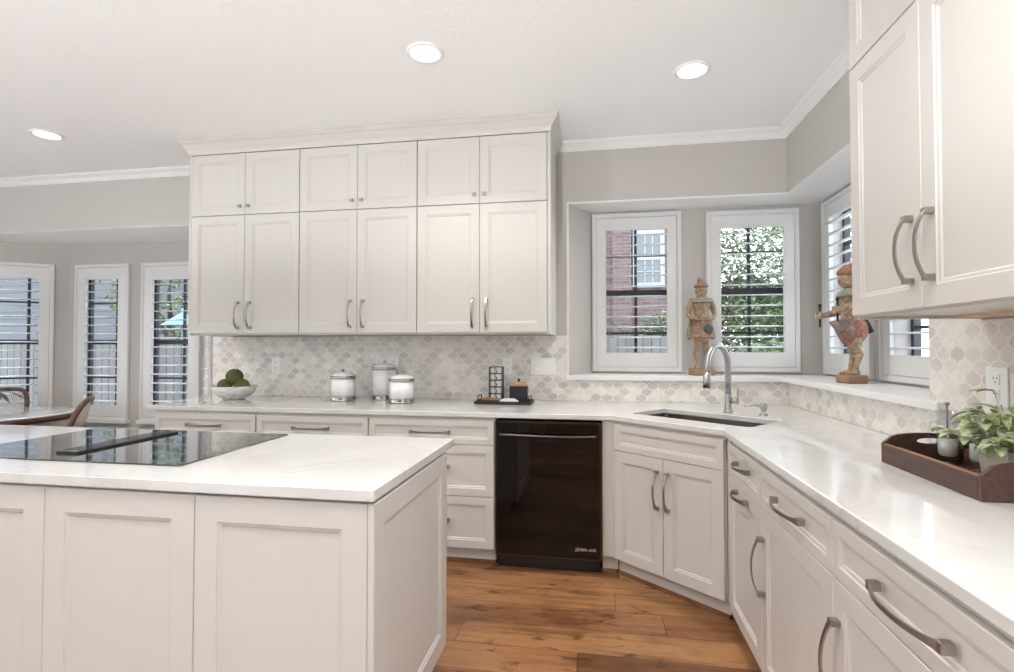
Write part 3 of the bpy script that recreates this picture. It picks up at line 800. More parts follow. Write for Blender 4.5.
# cooktop
t = thing('cooktop', 'black glass cooktop with a central downdraft grille, set into the island', 'cooktop', (0, 0, CT1))
b = MB(); pts = rrect(-2.50, -1.432, 1.605, 2.262, 0.012, 3); b.prism(pts, 0.0, 0.006); o = b.build('glass_top', M['cook'], t); bev(o, 0.0015, 2)
b = MB(); b.rbox(-2.065, -1.965, 1.70, 2.19, 0.0062, 0.014, 0.002); b.build('vent_cover', M['black'], t)
b = MB(); b.rbox(-2.063, -1.972, 1.703, 2.187, 0.0141, 0.0155, 0.0005); b.build('vent_glass', M['cook'], t)
b = MB()
for k in range(4): b.box(-2.055 + k * 0.022, -2.047 + k * 0.022, 1.72, 2.17, 0.0156, 0.0162)
b.build('vent_slots', M['iron'], t)

# ------------------------------------------------------------------ backsplash, outlets
b = MB(); b.box(-3.31, -0.2225, YB - 0.008, YB - 0.0005, CT1 + 0.0005, UZ0 - 0.013); b.box(-0.2225, XR - 0.001, YB - 0.008, YB - 0.0005, CT1 + 0.0005, 1.0755)
o = b.build('tile_backsplash', M['tile_x']); tag(o, 'pale grey and cream marble mosaic backsplash along the back wall', 'backsplash')
b = MB(); b.box(XR - 0.008, XR - 0.0005, AE, YB - 0.009, CT1 + 0.0005, 1.0755); b.box(XR - 0.008, XR - 0.0005, AE - 0.10, AE, CT1 + 0.0005, 1.0755)
b.box(XR - 0.008, XR - 0.0005, AE - 0.10, AE, 1.1135, 1.70); b.box(XR - 0.008, XR - 0.0005, 2.14, AE - 0.10, CT1 + 0.0005, 1.70); b.box(XR - 0.008, XR - 0.0005, -0.3, 2.14, CT1 + 0.0005, 1.43)
o = b.build('tile_backsplash', M['tile_y']); tag(o, 'arabesque marble mosaic backsplash on the right wall below the wall cabinet', 'backsplash')

def outlet(label, loc, rotz, w=0.078, h=0.125, kind='duplex'):
    t = thing('wall_outlet' if kind == 'duplex' else 'light_switch', label, 'outlet' if kind == 'duplex' else 'switch', loc, rotz)
    b = MB(); b.rbox(-w / 2, w / 2, -0.006, 0, -h / 2, h / 2, 0.002); b.build('cover_plate', M['plastic'], t)
    if kind == 'duplex':
        for s in (-1, 1):
            b = MB(); b.rbox(-0.018, 0.018, -0.009, -0.005, s * 0.026 - 0.019, s * 0.026 + 0.019, 0.0015); o = b.build('socket', M['plastic'], t)
            b = MB(); b.box(-0.009, -0.0065, -0.0095, -0.0088, s * 0.026 - 0.001, s * 0.026 + 0.009); b.box(0.0055, 0.008, -0.0095, -0.0088, s * 0.026 - 0.001, s * 0.026 + 0.007)
            b.tube([(0, -0.0095, s * 0.026 - 0.009), (0, -0.0088, s * 0.026 - 0.009)], 0.003, 10); b.build('socket_holes', M['slot'], o)
    else:
        n = kind
        for k in range(n):
            c = -w / 2 + (k + 0.5) * w / n
            b = MB(); b.rbox(c - 0.018, c + 0.018, -0.010, -0.005, -0.035, 0.035, 0.002); b.build('rocker', M['plastic'], t)
    return t
yo = YB - 0.0085
outlet('white wall outlet in the tiles to the right of the moss bowl', (-2.70, yo, 1.178), 0)
outlet('white wall outlet half hidden behind the tall canister', (-1.64, yo, 1.185), 0, 0.10)
outlet('white wall outlet behind the wire spice rack', (-0.69, yo, 1.18), 0)
outlet('white triple rocker switch plate beside the alcove', (-0.405, yo, 1.178), 0, 0.196, 0.13, 3)
outlet('white wall outlet in the right wall tiles above the plant', (XR - 0.0085, 2.063, 1.195), R(-90), 0.10, 0.135)

# ------------------------------------------------------------------ ceiling lights
def can(label, x, y, r=0.10, power=CAN_POWER):
    t = thing('recessed_light', label, 'ceiling light', (x, y, CZ), 0)
    b = MB(); b.lathe([(r, -0.0005), (r, -0.006), (r * 0.93, -0.012), (r * 0.80, -0.010), (r * 0.78, -0.004), (r * 0.78, -0.0005)], n=40, cap=False); b.build('trim_ring', M['ring'], t)
    b = MB(); b.lathe([(r * 0.78, -0.003), (r * 0.6, -0.007), (r * 0.3, -0.009), (0, -0.010)], n=40, cap=False); b.build('lens', M['lens'], t)
    ld = bpy.data.lights.new('can_light', 'AREA'); ld.shape = 'DISK'; ld.size = r * 1.5; ld.energy = power; ld.spread = R(125); ld.color = (1.0, 0.96, 0.91)
    lo = bpy.data.objects.new('can_light', ld); C.objects.link(lo); lo.parent = t; lo.location = (0, 0, -0.014)
    return t
can('round recessed ceiling light above the dishwasher side, centre top of the photo', -0.905, 2.665)
can('round recessed ceiling light above the sink corner', 0.55, 3.095)
can('round recessed ceiling light over the breakfast nook side at the left', -4.05, 3.23)
can('round recessed ceiling light outside the photo, above the cooktop', -2.45, 0.95)
can('round recessed ceiling light outside the photo, directly above the camera aisle', -0.9, 0.6)
can('round recessed ceiling light outside the photo, above the right run', 0.45, 0.9)

# ------------------------------------------------------------------ unseen uplights added to brighten the ceiling
def fill_uplight(label, x, y, power=UP_POWER):
    t = thing('added_fill_lamp', label, 'added fill lamp', (x, y, FZ), 0)
    b = MB(); b.lathe([(0.15, 0), (0.15, 0.015), (0.13, 0.025), (0.02, 0.035)], n=28); b.build('base', M['steel'], t)
    b = MB(); b.tube([(0, 0, 0.03), (0, 0, 1.12)], 0.012, 12); b.build('pole', M['steel'], t)
    b = MB(); b.lathe([(0.02, 1.12), (0.09, 1.13), (0.17, 1.15), (0.165, 1.15), (0.085, 1.137), (0.018, 1.128)], n=32, cap=False); b.build('fill_lamp_shade', M['ring'], t)
    ld = bpy.data.lights.new('uplight', 'SPOT'); ld.energy = power; ld.spot_size = R(168); ld.spot_blend = 0.15; ld.shadow_soft_size = 0.12; ld.color = (0.95, 0.985, 1.0)
    lo = bpy.data.objects.new('uplight', ld); C.objects.link(lo); lo.parent = t; lo.location = (0, 0, 1.24); lo.rotation_euler = (PI, 0, 0)
    return t
fill_uplight('added steel uplight to brighten the ceiling, close behind the camera', -0.75, -1.2, 235)
fill_uplight('added steel uplight to brighten the ceiling, behind the camera in the middle of the room', -3.7, -0.7, 100)
fill_uplight('added steel uplight to brighten the ceiling, on the far left, outside the photo', -5.9, 1.2, 28)

# ------------------------------------------------------------------ outside
b = MB(); b.box(-40, 40, -40, 60, -0.32, -0.25); struct('ground', b, M['patio'])

def haze_leaves(b, c, r, n, size, seed):
    rnd = random.Random(seed)
    for i in range(n):
        while True:
            p = Vector((rnd.uniform(-1, 1), rnd.uniform(-1, 1), rnd.uniform(-1, 1)))
            if 0.35 < p.length < 1.0: break
        q = Vector((c[0] + p.x * r[0], c[1] + p.y * r[1], c[2] + p.z * r[2]))
        u = Vector((rnd.gauss(0, 1), rnd.gauss(0, 1), rnd.gauss(0, 0.6))).normalized(); w = u.cross(Vector((rnd.gauss(0, 1), rnd.gauss(0, 1), rnd.gauss(0, 1)))).normalized()
        s = size * rnd.uniform(0.6, 1.3)
        b.face([b.v(q - u * s), b.v(q + w * s * 0.45), b.v(q + u * s), b.v(q - w * s * 0.45)])
def tree(label, x, y, h, crown, n, seed, cat='tree', m='treeleaf', size=0.07, group=None):
    t = thing('leafy_tree', label, cat, (x, y, -0.25), 0, group)
    rnd = random.Random(seed + 99); b = MB()
    b.tube([(0, 0, 0), (0.05, 0, h * 0.3), (-0.03, 0.05, h * 0.6)], [0.14, 0.11, 0.07], 10)
    for k in range(7):
        a = 2 * PI * k / 7; z = h * (0.28 + 0.05 * k)
        b.tube([(0, 0, z), (math.cos(a) * 0.5, math.sin(a) * 0.5, z + 0.5), (math.cos(a) * 1.2, math.sin(a) * 1.0, z + 1.0)], [0.05, 0.035, 0.015], 6)
    b.build('trunk', M['bark'], t)
    b = MB()
    for c, r in crown: haze_leaves(b, c, r, n, size, rnd.randint(0, 9999))
    b.build('foliage', M[m], t, fix=False); return t
tree('bright green tree seen through the shutter behind the faucet', 4.3, 13.0, 5.2, [((0, 0, 3.6), (2.0, 1.4, 1.7)), ((-0.7, 0.3, 2.3), (1.0, 0.9, 1.0)), ((1.1, 0, 2.4), (1.1, 0.9, 1.0))], 5200, 1, size=0.06)
tree('low rounded shrub against the brick house beyond the fence', 1.35, 10.3, 2.2, [((0, 0, 1.55), (0.65, 0.45, 0.72))], 2600, 3, cat='shrub', size=0.05)
tree('tree standing beyond the grey fence behind the breakfast nook', -9.3, 10.1, 3.8, [((0, 0, 2.9), (1.5, 1.0, 1.2))], 1200, 4)
tree('clipped shrub low behind the faucet window', 3.0, 9.0, 1.6, [((0, 0, 1.1), (1.3, 0.5, 0.6))], 3500, 5, cat='shrub', m='treeleaf', size=0.06)
tree('larger pale tree standing farther back to the right of the brick house', 6.3, 18.0, 6.5, [((0, 0, 4.2), (2.6, 1.6, 2.4)), ((0, 0, 2.2), (2.2, 1.4, 1.5))], 4500, 8, size=0.09)
# neighbouring brick house
t = thing('brick_house', 'red brick house with white window beyond the fence, seen through the left sink shutter', 'house', (-3.0, 11.5, -0.25))
b = MB(); b.box(-6, 5.05, 0, 6, 0, 6.0); b.box(3.35, 3.75, -0.12, 0, 0, 6.0); b.build('wall', M['brick'], t)
b = MB(); b.box(-6.4, 5.3, -0.4, 6.4, 6.0, 6.15); b.prism([(-6.2, -0.2), (5.2, -0.2), (5.2, 6.2), (-6.2, 6.2)], 6.15, 6.6); b.build('roof', M['shingle'], t)
wx = 3.79; f = MB(); f.box(wx, wx + 0.66, -0.06, 0.0, 2.85, 2.95); f.box(wx, wx + 0.66, -0.06, 0, 3.98, 4.08); f.box(wx, wx + 0.09, -0.06, 0, 2.95, 3.98); f.box(wx + 0.57, wx + 0.66, -0.06, 0, 2.95, 3.98); f.box(wx, wx + 0.66, -0.05, 0, 3.44, 3.5)
for k in (1, 2): f.box(wx + 0.09 + k * 0.16 - 0.012, wx + 0.09 + k * 0.16 + 0.012, -0.045, 0, 2.95, 3.98)
for zz in (3.18, 3.74): f.box(wx + 0.09, wx + 0.57, -0.045, 0, zz, zz + 0.02)
o = f.build('window_frame', M['housetrim'], t); b = MB(); b.box(wx + 0.09, wx + 0.57, -0.03, -0.001, 2.95, 3.98); b.build('pane', M['housepane'], o)
o = bpy.data.objects.get('brick_house')
t = thing('sided_house', 'grey sided house beyond the fence, seen through the nook shutters', 'house', (-15.0, 12.8, -0.25))
b = MB(); b.box(-9, 5.2, 0, 6, 0, 5.2)
for k in range(26): b.box(-9.01, 5.21, -0.012, 0, k * 0.2, k * 0.2 + 0.17)
b.build('wall', M['siding'], t)
b = MB(); b.prism([(-9.4, -0.4), (5.6, -0.4), (5.6, 6.4), (-9.4, 6.4)], 5.2, 5.5); b.build('roof', M['shingle'], t)
def fence(label, x0, x1, y, top):
    t = thing('board_fence', label, 'fence', (x0, y, -0.25))
    b = MB(); w = x1 - x0; n = int(w / 0.14)
    for k in range(n): b.box(k * 0.14, k * 0.14 + 0.134, 0, 0.02, 0.03, top + 0.25 - 0.02 * (k % 3 == 1))
    b.build('boards', M['fence'], t)
    b = MB(); b.box(0, w, 0.02, 0.06, 0.3, 0.4); b.box(0, w, 0.02, 0.06, top - 0.1, top); b.build('rails', M['fence'], t)
    for k in range(int(w / 2.4) + 1):
        b = MB(); b.box(min(k * 2.4, w - 0.1), min(k * 2.4, w - 0.1) + 0.09, 0.06, 0.15, 0, top + 0.2); b.build('post', M['fence'], t)
fence('weathered grey board fence in front of the brick house', -1.6, 1.75, 9.0, 1.52)
fence('weathered grey board fence outside the breakfast nook', -17.0, -4.4, 7.6, 1.45)
t = thing('garden_parasol', 'pale aqua garden parasol beyond the nook fence', 'parasol', (-7.65, 8.6, -0.25))
b = MB(); b.tube([(0, 0, 0.0), (0, 0, 2.3)], 0.02, 8); b.build('pole', M['housetrim'], t)
b = MB(); b.lathe([(0.36, 1.98), (0.2, 2.1), (0.0, 2.24)], n=8, cap=False); b.build('canopy', M['aqua'], t)

# ------------------------------------------------------------------ things on the back counter
def canister(label, x, y, r, h):
    t = thing('canister', label, 'canister', (x, y, CT1 + 0.0003), 0, None)
    b = MB(); b.lathe([(r * 0.97, 0.03), (r * 0.97, h), (r * 0.6, h + 0.002)], n=40); b.build('body', M['ceramic'], t)
    b = MB(); b.lathe([(r * 0.95, 0.0), (r * 1.03, 0.003), (r * 1.03, 0.006), (r * 1.0, 0.008), (r * 1.02, 0.012), (r * 0.99, 0.016), (r * 1.02, 0.020), (r * 0.99, 0.024), (r * 1.03, 0.030), (r * 1.03, 0.034), (r * 0.97, 0.036)], n=40); b.build('base_band', M['chrome'], t)
    b = MB(); b.lathe([(r * 0.97, h - 0.008), (r * 1.03, h - 0.004), (r * 1.03, h + 0.012), (r * 0.98, h + 0.016)], n=40); o = b.build('lid_band', M['chrome'], t)
    b = MB(); b.lathe([(r * 0.98, h + 0.015), (r * 0.93, h + 0.024), (r * 0.75, h + 0.036), (r * 0.45, h + 0.044), (r * 0.15, h + 0.047), (0, h + 0.047)], n=40); b.build('lid', M['ceramic'], t)
    b = MB(); b.lathe([(0.007, h + 0.046), (0.006, h + 0.052), (0.012, h + 0.057), (0.013, h + 0.062), (0.008, h + 0.067), (0, h + 0.068)], n=16); b.build('knob', M['chrome'], t)
canister('white ceramic canister with silver bands standing alone on the left', -1.950, 3.80, 0.095, 0.175)
canister('tallest white canister with silver bands, at the back of the pair', -1.668, 3.935, 0.094, 0.240)
canister('short white canister with silver bands, front right of the trio', -1.435, 3.715, 0.094, 0.165)
t = thing('decor_bowl', 'whitewashed wooden bowl holding three moss balls', 'bowl', (-2.86, 3.75, CT1 + 0.0003))
b = MB(); b.lathe([(0.075, 0), (0.08, 0.003), (0.115, 0.022), (0.15, 0.055), (0.166, 0.105), (0.158, 0.105), (0.142, 0.058), (0.108, 0.028), (0.07, 0.014), (0, 0.014)], n=48); b.build('bowl_body', M['bowl'], t)
def moss(label, x, y, z, r, seed):
    rnd = random.Random(seed); b = MB(); b.ball((0, 0, 0), r, 32)
    for v in b.bm.verts: v.co *= 1 + rnd.uniform(-0.035, 0.035)
    o = b.build('moss_ball', M['moss'], loc=(x, y, z)); tag(o, label, 'moss ball', None)
moss('green moss ball on top, highest of the three in the bowl', -2.865, 3.76, CT1 + 0.175, 0.065, 1)
moss('green moss ball lying at the left of the bowl', -2.942, 3.745, CT1 + 0.100, 0.058, 2)
moss('green moss ball lying at the right of the bowl', -2.782, 3.735, CT1 + 0.103, 0.060, 3)

# tray with rack, box and server
t = thing('serving_tray', 'small dark metal tray on the back counter right of the canisters', 'tray', (-0.667, 3.80, CT1 + 0.0003), R(-1))
b = MB(); b.rbox(-0.205, 0.205, -0.11, 0.11, 0.0, 0.012, 0.003)
b.box(-0.205, 0.205, -0.11, -0.104, 0.012, 0.022); b.box(-0.205, 0.205, 0.104, 0.11, 0.012, 0.022); b.box(-0.205, -0.199, -0.104, 0.104, 0.012, 0.022); b.box(0.199, 0.205, -0.104, 0.104, 0.012, 0.022)
b.build('tray_base', M['iron'], t)
for s in (-1, 1):
    b = MB(); x = s * 0.19; b.tube([(x, -0.06, 0.012), (x, -0.06, 0.05), (x, -0.045, 0.058), (x, 0.045, 0.058), (x, 0.06, 0.05), (x, 0.06, 0.012)], 0.004, 8); b.build('handle', M['iron'], t)
t = thing('wire_rack', 'tall narrow black wire rack with small jars on the dark tray', 'rack', (-0.735, 3.83, CT1 + 0.0130))
b = MB()
for x in (-0.048, 0.048):
    for y in (-0.03, 0.03): b.tube([(x, y, 0), (x, y, 0.255)], 0.0045, 6)
for z in (0.004, 0.055, 0.105, 0.155, 0.205, 0.254):
    b.tube([(-0.048, -0.03, z), (0.048, -0.03, z), (0.048, 0.03, z), (-0.048, 0.03, z), (-0.048, -0.03, z)], 0.0025, 6)
for k in range(10):
    z = 0.012 + k * 0.024; b.tube([(-0.001, -0.031, z), (-0.001 + 0.01 * (-1) ** k, -0.031, z + 0.024)], 0.003, 6)
b.build('frame', M['iron'], t)
for k, z in enumerate((0.007, 0.058, 0.108, 0.158, 0.208)):
    for sx in (-1, 1):
        b = MB(); c = (sx * 0.024, 0, z + 0.001); b.lathe([(0.016, 0), (0.018, 0.003), (0.018, 0.032), (0.012, 0.038), (0, 0.038)], c, 14)
        o = b.build('spice_jar', M['blade'], None); o.location = t.location; tag(o, 'pale little jar in the black wire rack', 'jar', 'little jars in the wire rack')
t = thing('storage_box', 'dark square container with copper lid and knob on the dark tray', 'container', (-0.565, 3.83, CT1 + 0.0130), R(4))
b = MB(); b.rbox(-0.066, 0.066, -0.055, 0.055, 0.0, 0.115, 0.006); b.build('body', M['iron'], t)
b = MB(); b.rbox(-0.066, 0.066, -0.055, 0.055, 0.116, 0.126, 0.003); b.rbox(-0.05, 0.05, -0.042, 0.042, 0.126, 0.142, 0.008); b.build('lid', M['copper'], t)
b = MB(); b.tube([(0, 0, 0.142), (0, 0, 0.150)], 0.004, 8); b.ball((0, 0, 0.158), 0.011, 14); b.build('knob', M['iron'], t)
t = thing('serving_knife', 'short broad knife with wooden handle lying on the dark tray', 'knife', (-0.69, 3.73, CT1 + 0.024), R(-3))
b = MB(); b.tube([(-0.13, 0, 0.006), (-0.09, 0, 0.009), (-0.03, 0, 0.007), (0.0, 0, 0.006)], [0.012, 0.016, 0.012, 0.010], 12, True); b.build('handle', M['knifewood'], t)
b = MB(); b.T = Matrix.Rotation(R(20), 4, 'X'); b.prism([(0.0, -0.016), (0.10, -0.018), (0.14, -0.006), (0.10, 0.036), (0.03, 0.034), (0.0, 0.012)], 0.0, 0.006); b.build('blade', M['blade'], t)

# ------------------------------------------------------------------ carved statues on the sill
def blend(b, name, m, parent, voxel=0.006, smooth=2):
    o = b.build(name, m, parent)
    md = o.modifiers.new('fuse', 'REMESH'); md.mode = 'VOXEL'; md.voxel_size = voxel; md.use_smooth_shade = True
    ms = o.modifiers.new('soften', 'SMOOTH'); ms.factor = 0.5; ms.iterations = smooth
    return o
def hand(b, w, out, r=0.012):
    """small fist: palm plus five finger ridges; out = direction the fingers point"""
    w = Vector(w); out = Vector(out).normalized(); side = out.cross(Vector((0, 0, 1))).normalized(); b.ball(tuple(w), (r * 1.05, r * 1.05, r * 1.25), 10)
    for k in range(4):
        p = w + Vector((0, 0, (1.5 - k) * r * 0.62)) + out * r * 0.8
        b.tube([tuple(p), tuple(p + out * r * 0.7), tuple(p + out * r * 0.6 + side * r * 0.9)], r * 0.30, 6, True)
    b.tube([tuple(w + Vector((0, 0, r))), tuple(w + Vector((0, 0, r * 1.6)) + out * r * 0.8)], r * 0.32, 6, True)
def face(b, c, r, m=None):
    x, y, z = c
    b.tube([(x, y - r * 0.92, z + r * 0.25), (x, y - r * 1.13, z - r * 0.12), (x, y - r * 0.95, z - r * 0.2)], [r * 0.09, r * 0.14, r * 0.12], 8, True)
    for s in (-1, 1):
        b.ball((x + s * r * 0.93, y, z - 0.05 * r), (r * 0.12, r * 0.22, r * 0.32), 10)
        b.tube([(x + s * r * 0.15, y - r * 0.95, z + r * 0.28), (x + s * r * 0.5, y - r * 0.85, z + r * 0.33)], r * 0.06, 6, True)
    b.tube([(x - r * 0.25, y - r * 0.92, z - r * 0.45), (x, y - r * 0.98, z - r * 0.5), (x + r * 0.25, y - r * 0.92, z - r * 0.45)], r * 0.09, 6, True)
def eyes(c, r, t):
    b = MB()
    for s in (-1, 1): b.ball((c[0] + s * r * 0.33, c[1] - r * 0.90, c[2] + r * 0.12), (r * 0.15, r * 0.08, r * 0.07), 8)
    b.build('eyes', M['iron'], t)

# standing drummer, facing the room
t = thing('carved_statue', 'carved wooden statue with dark disc at its waist, on the sill between two shutters', 'statue', (0.806, 4.225, 1.1135), R(6)); t.scale = (0.92, 1, 1.0)
b = MB(); b.rbox(-0.095, 0.095, -0.065, 0.065, 0.0, 0.052, 0.012); blend(b, 'base', M['oldwood'], t, 0.006, 2)
b = MB()
for s in (-1, 1):
    b.tube([(s * 0.042, -0.012, 0.062), (s * 0.042, 0.004, 0.10), (s * 0.043, 0.008, 0.17), (s * 0.038, -0.004, 0.23), (s * 0.036, 0.0, 0.33)], [0.016, 0.015, 0.023, 0.023, 0.034], 14, True)
    b.tube([(s * 0.042, 0.012, 0.060), (s * 0.046, -0.02, 0.058), (s * 0.05, -0.048, 0.056)], [0.014, 0.015, 0.010], 10, True)
    b.tube([(s * 0.075, 0.0, 0.572), (s * 0.098, 0.004, 0.525), (s * 0.108, 0.0, 0.468)], [0.027, 0.024, 0.019], 12, True)
    b.tube([(s * 0.108, 0.0, 0.468), (s * 0.082, -0.04, 0.440), (s * 0.050, -0.072, 0.430)], [0.019, 0.016, 0.012], 12, True)
    hand(b, (s * 0.044, -0.078, 0.432), (-s * 0.8, -0.3, 0.0), 0.013)
b.tube([(0, 0, 0.30), (0, -0.004, 0.40), (0, 0, 0.47), (0, 0, 0.56), (0, 0, 0.585)], [0.062, 0.060, 0.052, 0.072, 0.045], 20, True)
b.tube([(0, 0, 0.58), (0, 0, 0.62)], 0.024, 12); b.ball((0, -0.002, 0.650), (0.046, 0.049, 0.055), 20); face(b, (0, -0.002, 0.650), 0.049)
blend(b, 'body', M['skinwood'], t, 0.0032, 1); eyes((0, -0.002, 0.650), 0.049, t)
b = MB(); b.lathe([(0.098, 0.285), (0.092, 0.32), (0.074, 0.40), (0.066, 0.445), (0.060, 0.445), (0.060, 0.29)], n=28); b.ball((0, -0.04, 0.34), (0.06, 0.045, 0.06), 16); blend(b, 'skirt', M['orangepaint'], t, 0.006, 3)
for s in (-1, 1):
    b = MB(); b.tube([(s * 0.080, 0.02, 0.44), (s * 0.090, 0.022, 0.36), (s * 0.098, 0.018, 0.295)], [0.012, 0.018, 0.022], 10, True); b.build('sash_end', M['tealpaint'], t)
b = MB(); b.lathe([(0.078, 0.555), (0.098, 0.558), (0.090, 0.578), (0.060, 0.594), (0.028, 0.604), (0.024, 0.60)], n=28); b.ball((0, -0.03, 0.545), (0.05, 0.035, 0.03), 16); blend(b, 'collar', M['tealpaint'], t, 0.006, 2)
b = MB(); b.T = Matrix.Translation((0.028, -0.075, 0.352)) @ Matrix.Rotation(R(90), 4, 'X'); b.lathe([(0.030, -0.02), (0.040, -0.008), (0.038, 0.012), (0.022, 0.022), (0, 0.024)], n=24); b.build('drum', M['stonecol'], t)
b = MB(); b.lathe([(0.046, 0.672), (0.058, 0.684), (0.056, 0.696), (0.044, 0.708), (0.030, 0.716), (0.012, 0.720), (0, 0.722)], n=28); b.ball((0, 0, 0.69), (0.044, 0.046, 0.03), 18); b.ball((-0.012, 0, 0.735), 0.020, 12); b.ball((0.008, 0, 0.728), 0.017, 12); blend(b, 'hat', M['orangepaint'], t, 0.005, 2)

# player with two sticks, seen from its side
t = thing('carved_statue', 'carved wooden statue in faded red skirt holding two upright sticks, on the right sill', 'statue', (1.525, 3.455, 1.1135), R(-90 + 12)); t.scale = (1, 1, 1.06)
b = MB(); b.rbox(-0.060, 0.060, -0.066, 0.066, 0.0, 0.048, 0.010); blend(b, 'base', M['oldwood'], t, 0.006, 2)
b = MB()
for s, q in ((-1, 0.012), (1, -0.008)):
    b.tube([(s * 0.036, 0.004 + q, 0.062), (s * 0.037, 0.010 + q, 0.10), (s * 0.040, 0.030 + q, 0.16), (s * 0.038, 0.012 + q, 0.21), (s * 0.035, 0.012, 0.31)], [0.016, 0.014, 0.021, 0.022, 0.035], 14, True)
    b.tube([(s * 0.036, 0.018 + q, 0.060), (s * 0.038, -0.022 + q, 0.058), (s * 0.040, -0.052 + q, 0.055)], [0.015, 0.015, 0.010], 10, True)
b.tube([(0, 0.012, 0.30), (0, 0.0, 0.37), (0, 0.0, 0.43), (0, 0.002, 0.50), (0, 0.004, 0.525)], [0.058, 0.056, 0.050, 0.062, 0.04], 20, True)
b.tube([(0, 0, 0.52), (0, -0.012, 0.565)], 0.023, 12); b.ball((0, -0.022, 0.592), (0.043, 0.050, 0.053), 20); face(b, (0, -0.022, 0.592), 0.048)
for s, ez, hy, hz in ((-1, 0.415, -0.150, 0.385), (1, 0.44, -0.105, 0.415)):
    b.tube([(s * 0.062, 0.002, 0.505), (s * 0.084, 0.008, 0.45), (s * 0.078, -0.01, ez)], [0.029, 0.026, 0.022], 12, True)
    b.tube([(s * 0.078, -0.01, ez), (s * 0.066, -0.07, (ez + hz) / 2), (s * 0.050, hy, hz)], [0.023, 0.020, 0.015], 12, True)
    hand(b, (s * 0.048, hy - 0.010, hz), (0, -1, 0), 0.017)
blend(b, 'body', M['skinwood'], t, 0.0032, 1); eyes((0, -0.022, 0.592), 0.048, t)
b = MB(); b.ball((0, 0.014, 0.300), (0.076, 0.076, 0.082), 24); b.tube([(0, 0.014, 0.33), (0, 0.008, 0.385)], [0.062, 0.056], 20); blend(b, 'skirt', M['redpaint'], t, 0.006, 3)
b = MB(); b.tube([(0, -0.02, 0.335), (0, -0.075, 0.325), (-0.01, -0.118, 0.345)], [0.045, 0.04, 0.012], 14, True); b.tube([(0.0, -0.02, 0.35), (-0.05, -0.04, 0.30), (-0.045, -0.02, 0.235)], [0.03, 0.028, 0.012], 12, True); b.tube([(0.0, -0.02, 0.35), (0.05, -0.04, 0.30), (0.045, -0.02, 0.25)], [0.03, 0.026, 0.012], 12, True); blend(b, 'sash', M['mauvepaint'], t, 0.006, 3)
b = MB(); b.lathe([(0.066, 0.490), (0.080, 0.495), (0.072, 0.515), (0.045, 0.535), (0.028, 0.545), (0.022, 0.54)], n=28); blend(b, 'collar', M['tealpaint'], t, 0.006, 2)
b = MB(); b.lathe([(0.040, 0.0), (0.058, 0.010), (0.060, 0.022), (0.050, 0.038), (0.030, 0.052), (0.010, 0.058), (0, 0.058)], (0, -0.018, 0.612), 28); b.ball((0, -0.018, 0.63), (0.046, 0.050, 0.03), 18); b.ball((0.0, 0.0, 0.668), 0.020, 12); blend(b, 'hat', M['redpaint'], t, 0.005, 2)
for s, hy, hz in ((-1, -0.162, 0.385), (1, -0.117, 0.415)):
    b = MB(); b.tube([(s * 0.048, hy, hz - 0.065), (s * 0.048, hy, hz + 0.055)], [0.006, 0.007], 10); b.tube([(s * 0.048, hy, hz + 0.055), (s * 0.048, hy, hz + 0.068)], [0.011, 0.010], 10); b.build('stick', M['iron'], t)
b = MB(); b.tube([(-0.03, 0.06, 0.44), (-0.03, 0.085, 0.395), (-0.03, 0.145, 0.290)], [0.010, 0.019, 0.019], 6); b.build('scabbard', M['greencloth'], t)

# ------------------------------------------------------------------ wooden tray, glasses and plant on the right counter
TX0, TX1, TY0, TY1 = 1.030, 1.325, 1.605, 2.105
t = thing('wooden_tray', 'dark wooden tray with arched ends on the right counter', 'tray', ((TX0 + TX1) / 2, (TY0 + TY1) / 2, CT1 + 0.0003))
hx, hy = (TX1 - TX0) / 2, (TY1 - TY0) / 2
b = MB(); b.box(-hx + 0.004, hx - 0.004, -hy + 0.004, hy - 0.004, 0.0, 0.012); b.build('tray_bottom', M['traywood'], t)
for s in (-1, 1):
    b = MB(); b.rbox(s * hx - 0.007, s * hx + 0.007, -hy + 0.014, hy - 0.014, 0.0, 0.066, 0.002); b.build('side_board', M['traywood'], t)
    b = MB(); b.box(s * hx - 0.0072, s * hx + 0.0072, -hy + 0.014, hy - 0.014, 0.0662, 0.0685); b.build('worn_edge', M['trayedge'], t)
    b = MB(); b.rbox(s * (hx - 0.040) - 0.006, s * (hx - 0.040) + 0.006, -hy + 0.014, hy - 0.014, 0.012, 0.058, 0.002); o = b.build('inner_ledge', M['trayedge'], t)
for s in (-1, 1):
    out = [(-hx - 0.007, 0.0), (hx + 0.007, 0.0), (hx + 0.007, 0.070)]
    for k in range(13):
        x = hx - (2 * hx) * k / 12; u = x / hx; out.append((x, 0.076 + 0.034 * math.sqrt(max(0, 1 - (abs(u)) ** 2.6))))
    out.append((-hx - 0.007, 0.070))
    inn = [(0.045 * math.cos(a) * (1.0), 0.082 + 0.010 * math.sin(a)) for a in [2 * PI * k / 16 for k in range(16)]]
    b = slab_with_hole(out, inn, -0.007, 0.007)
    bmesh.ops.rotate(b.bm, verts=b.bm.verts, cent=(0, 0, 0), matrix=Matrix.Rotation(R(90), 3, 'X'))
    bmesh.ops.translate(b.bm, verts=b.bm.verts, vec=(0, s * (hy - 0.007), 0))
    o = b.build('end_board', M['traywood'], t); bev(o, 0.002, 2)
TB = CT1 + 0.0003 + 0.0125
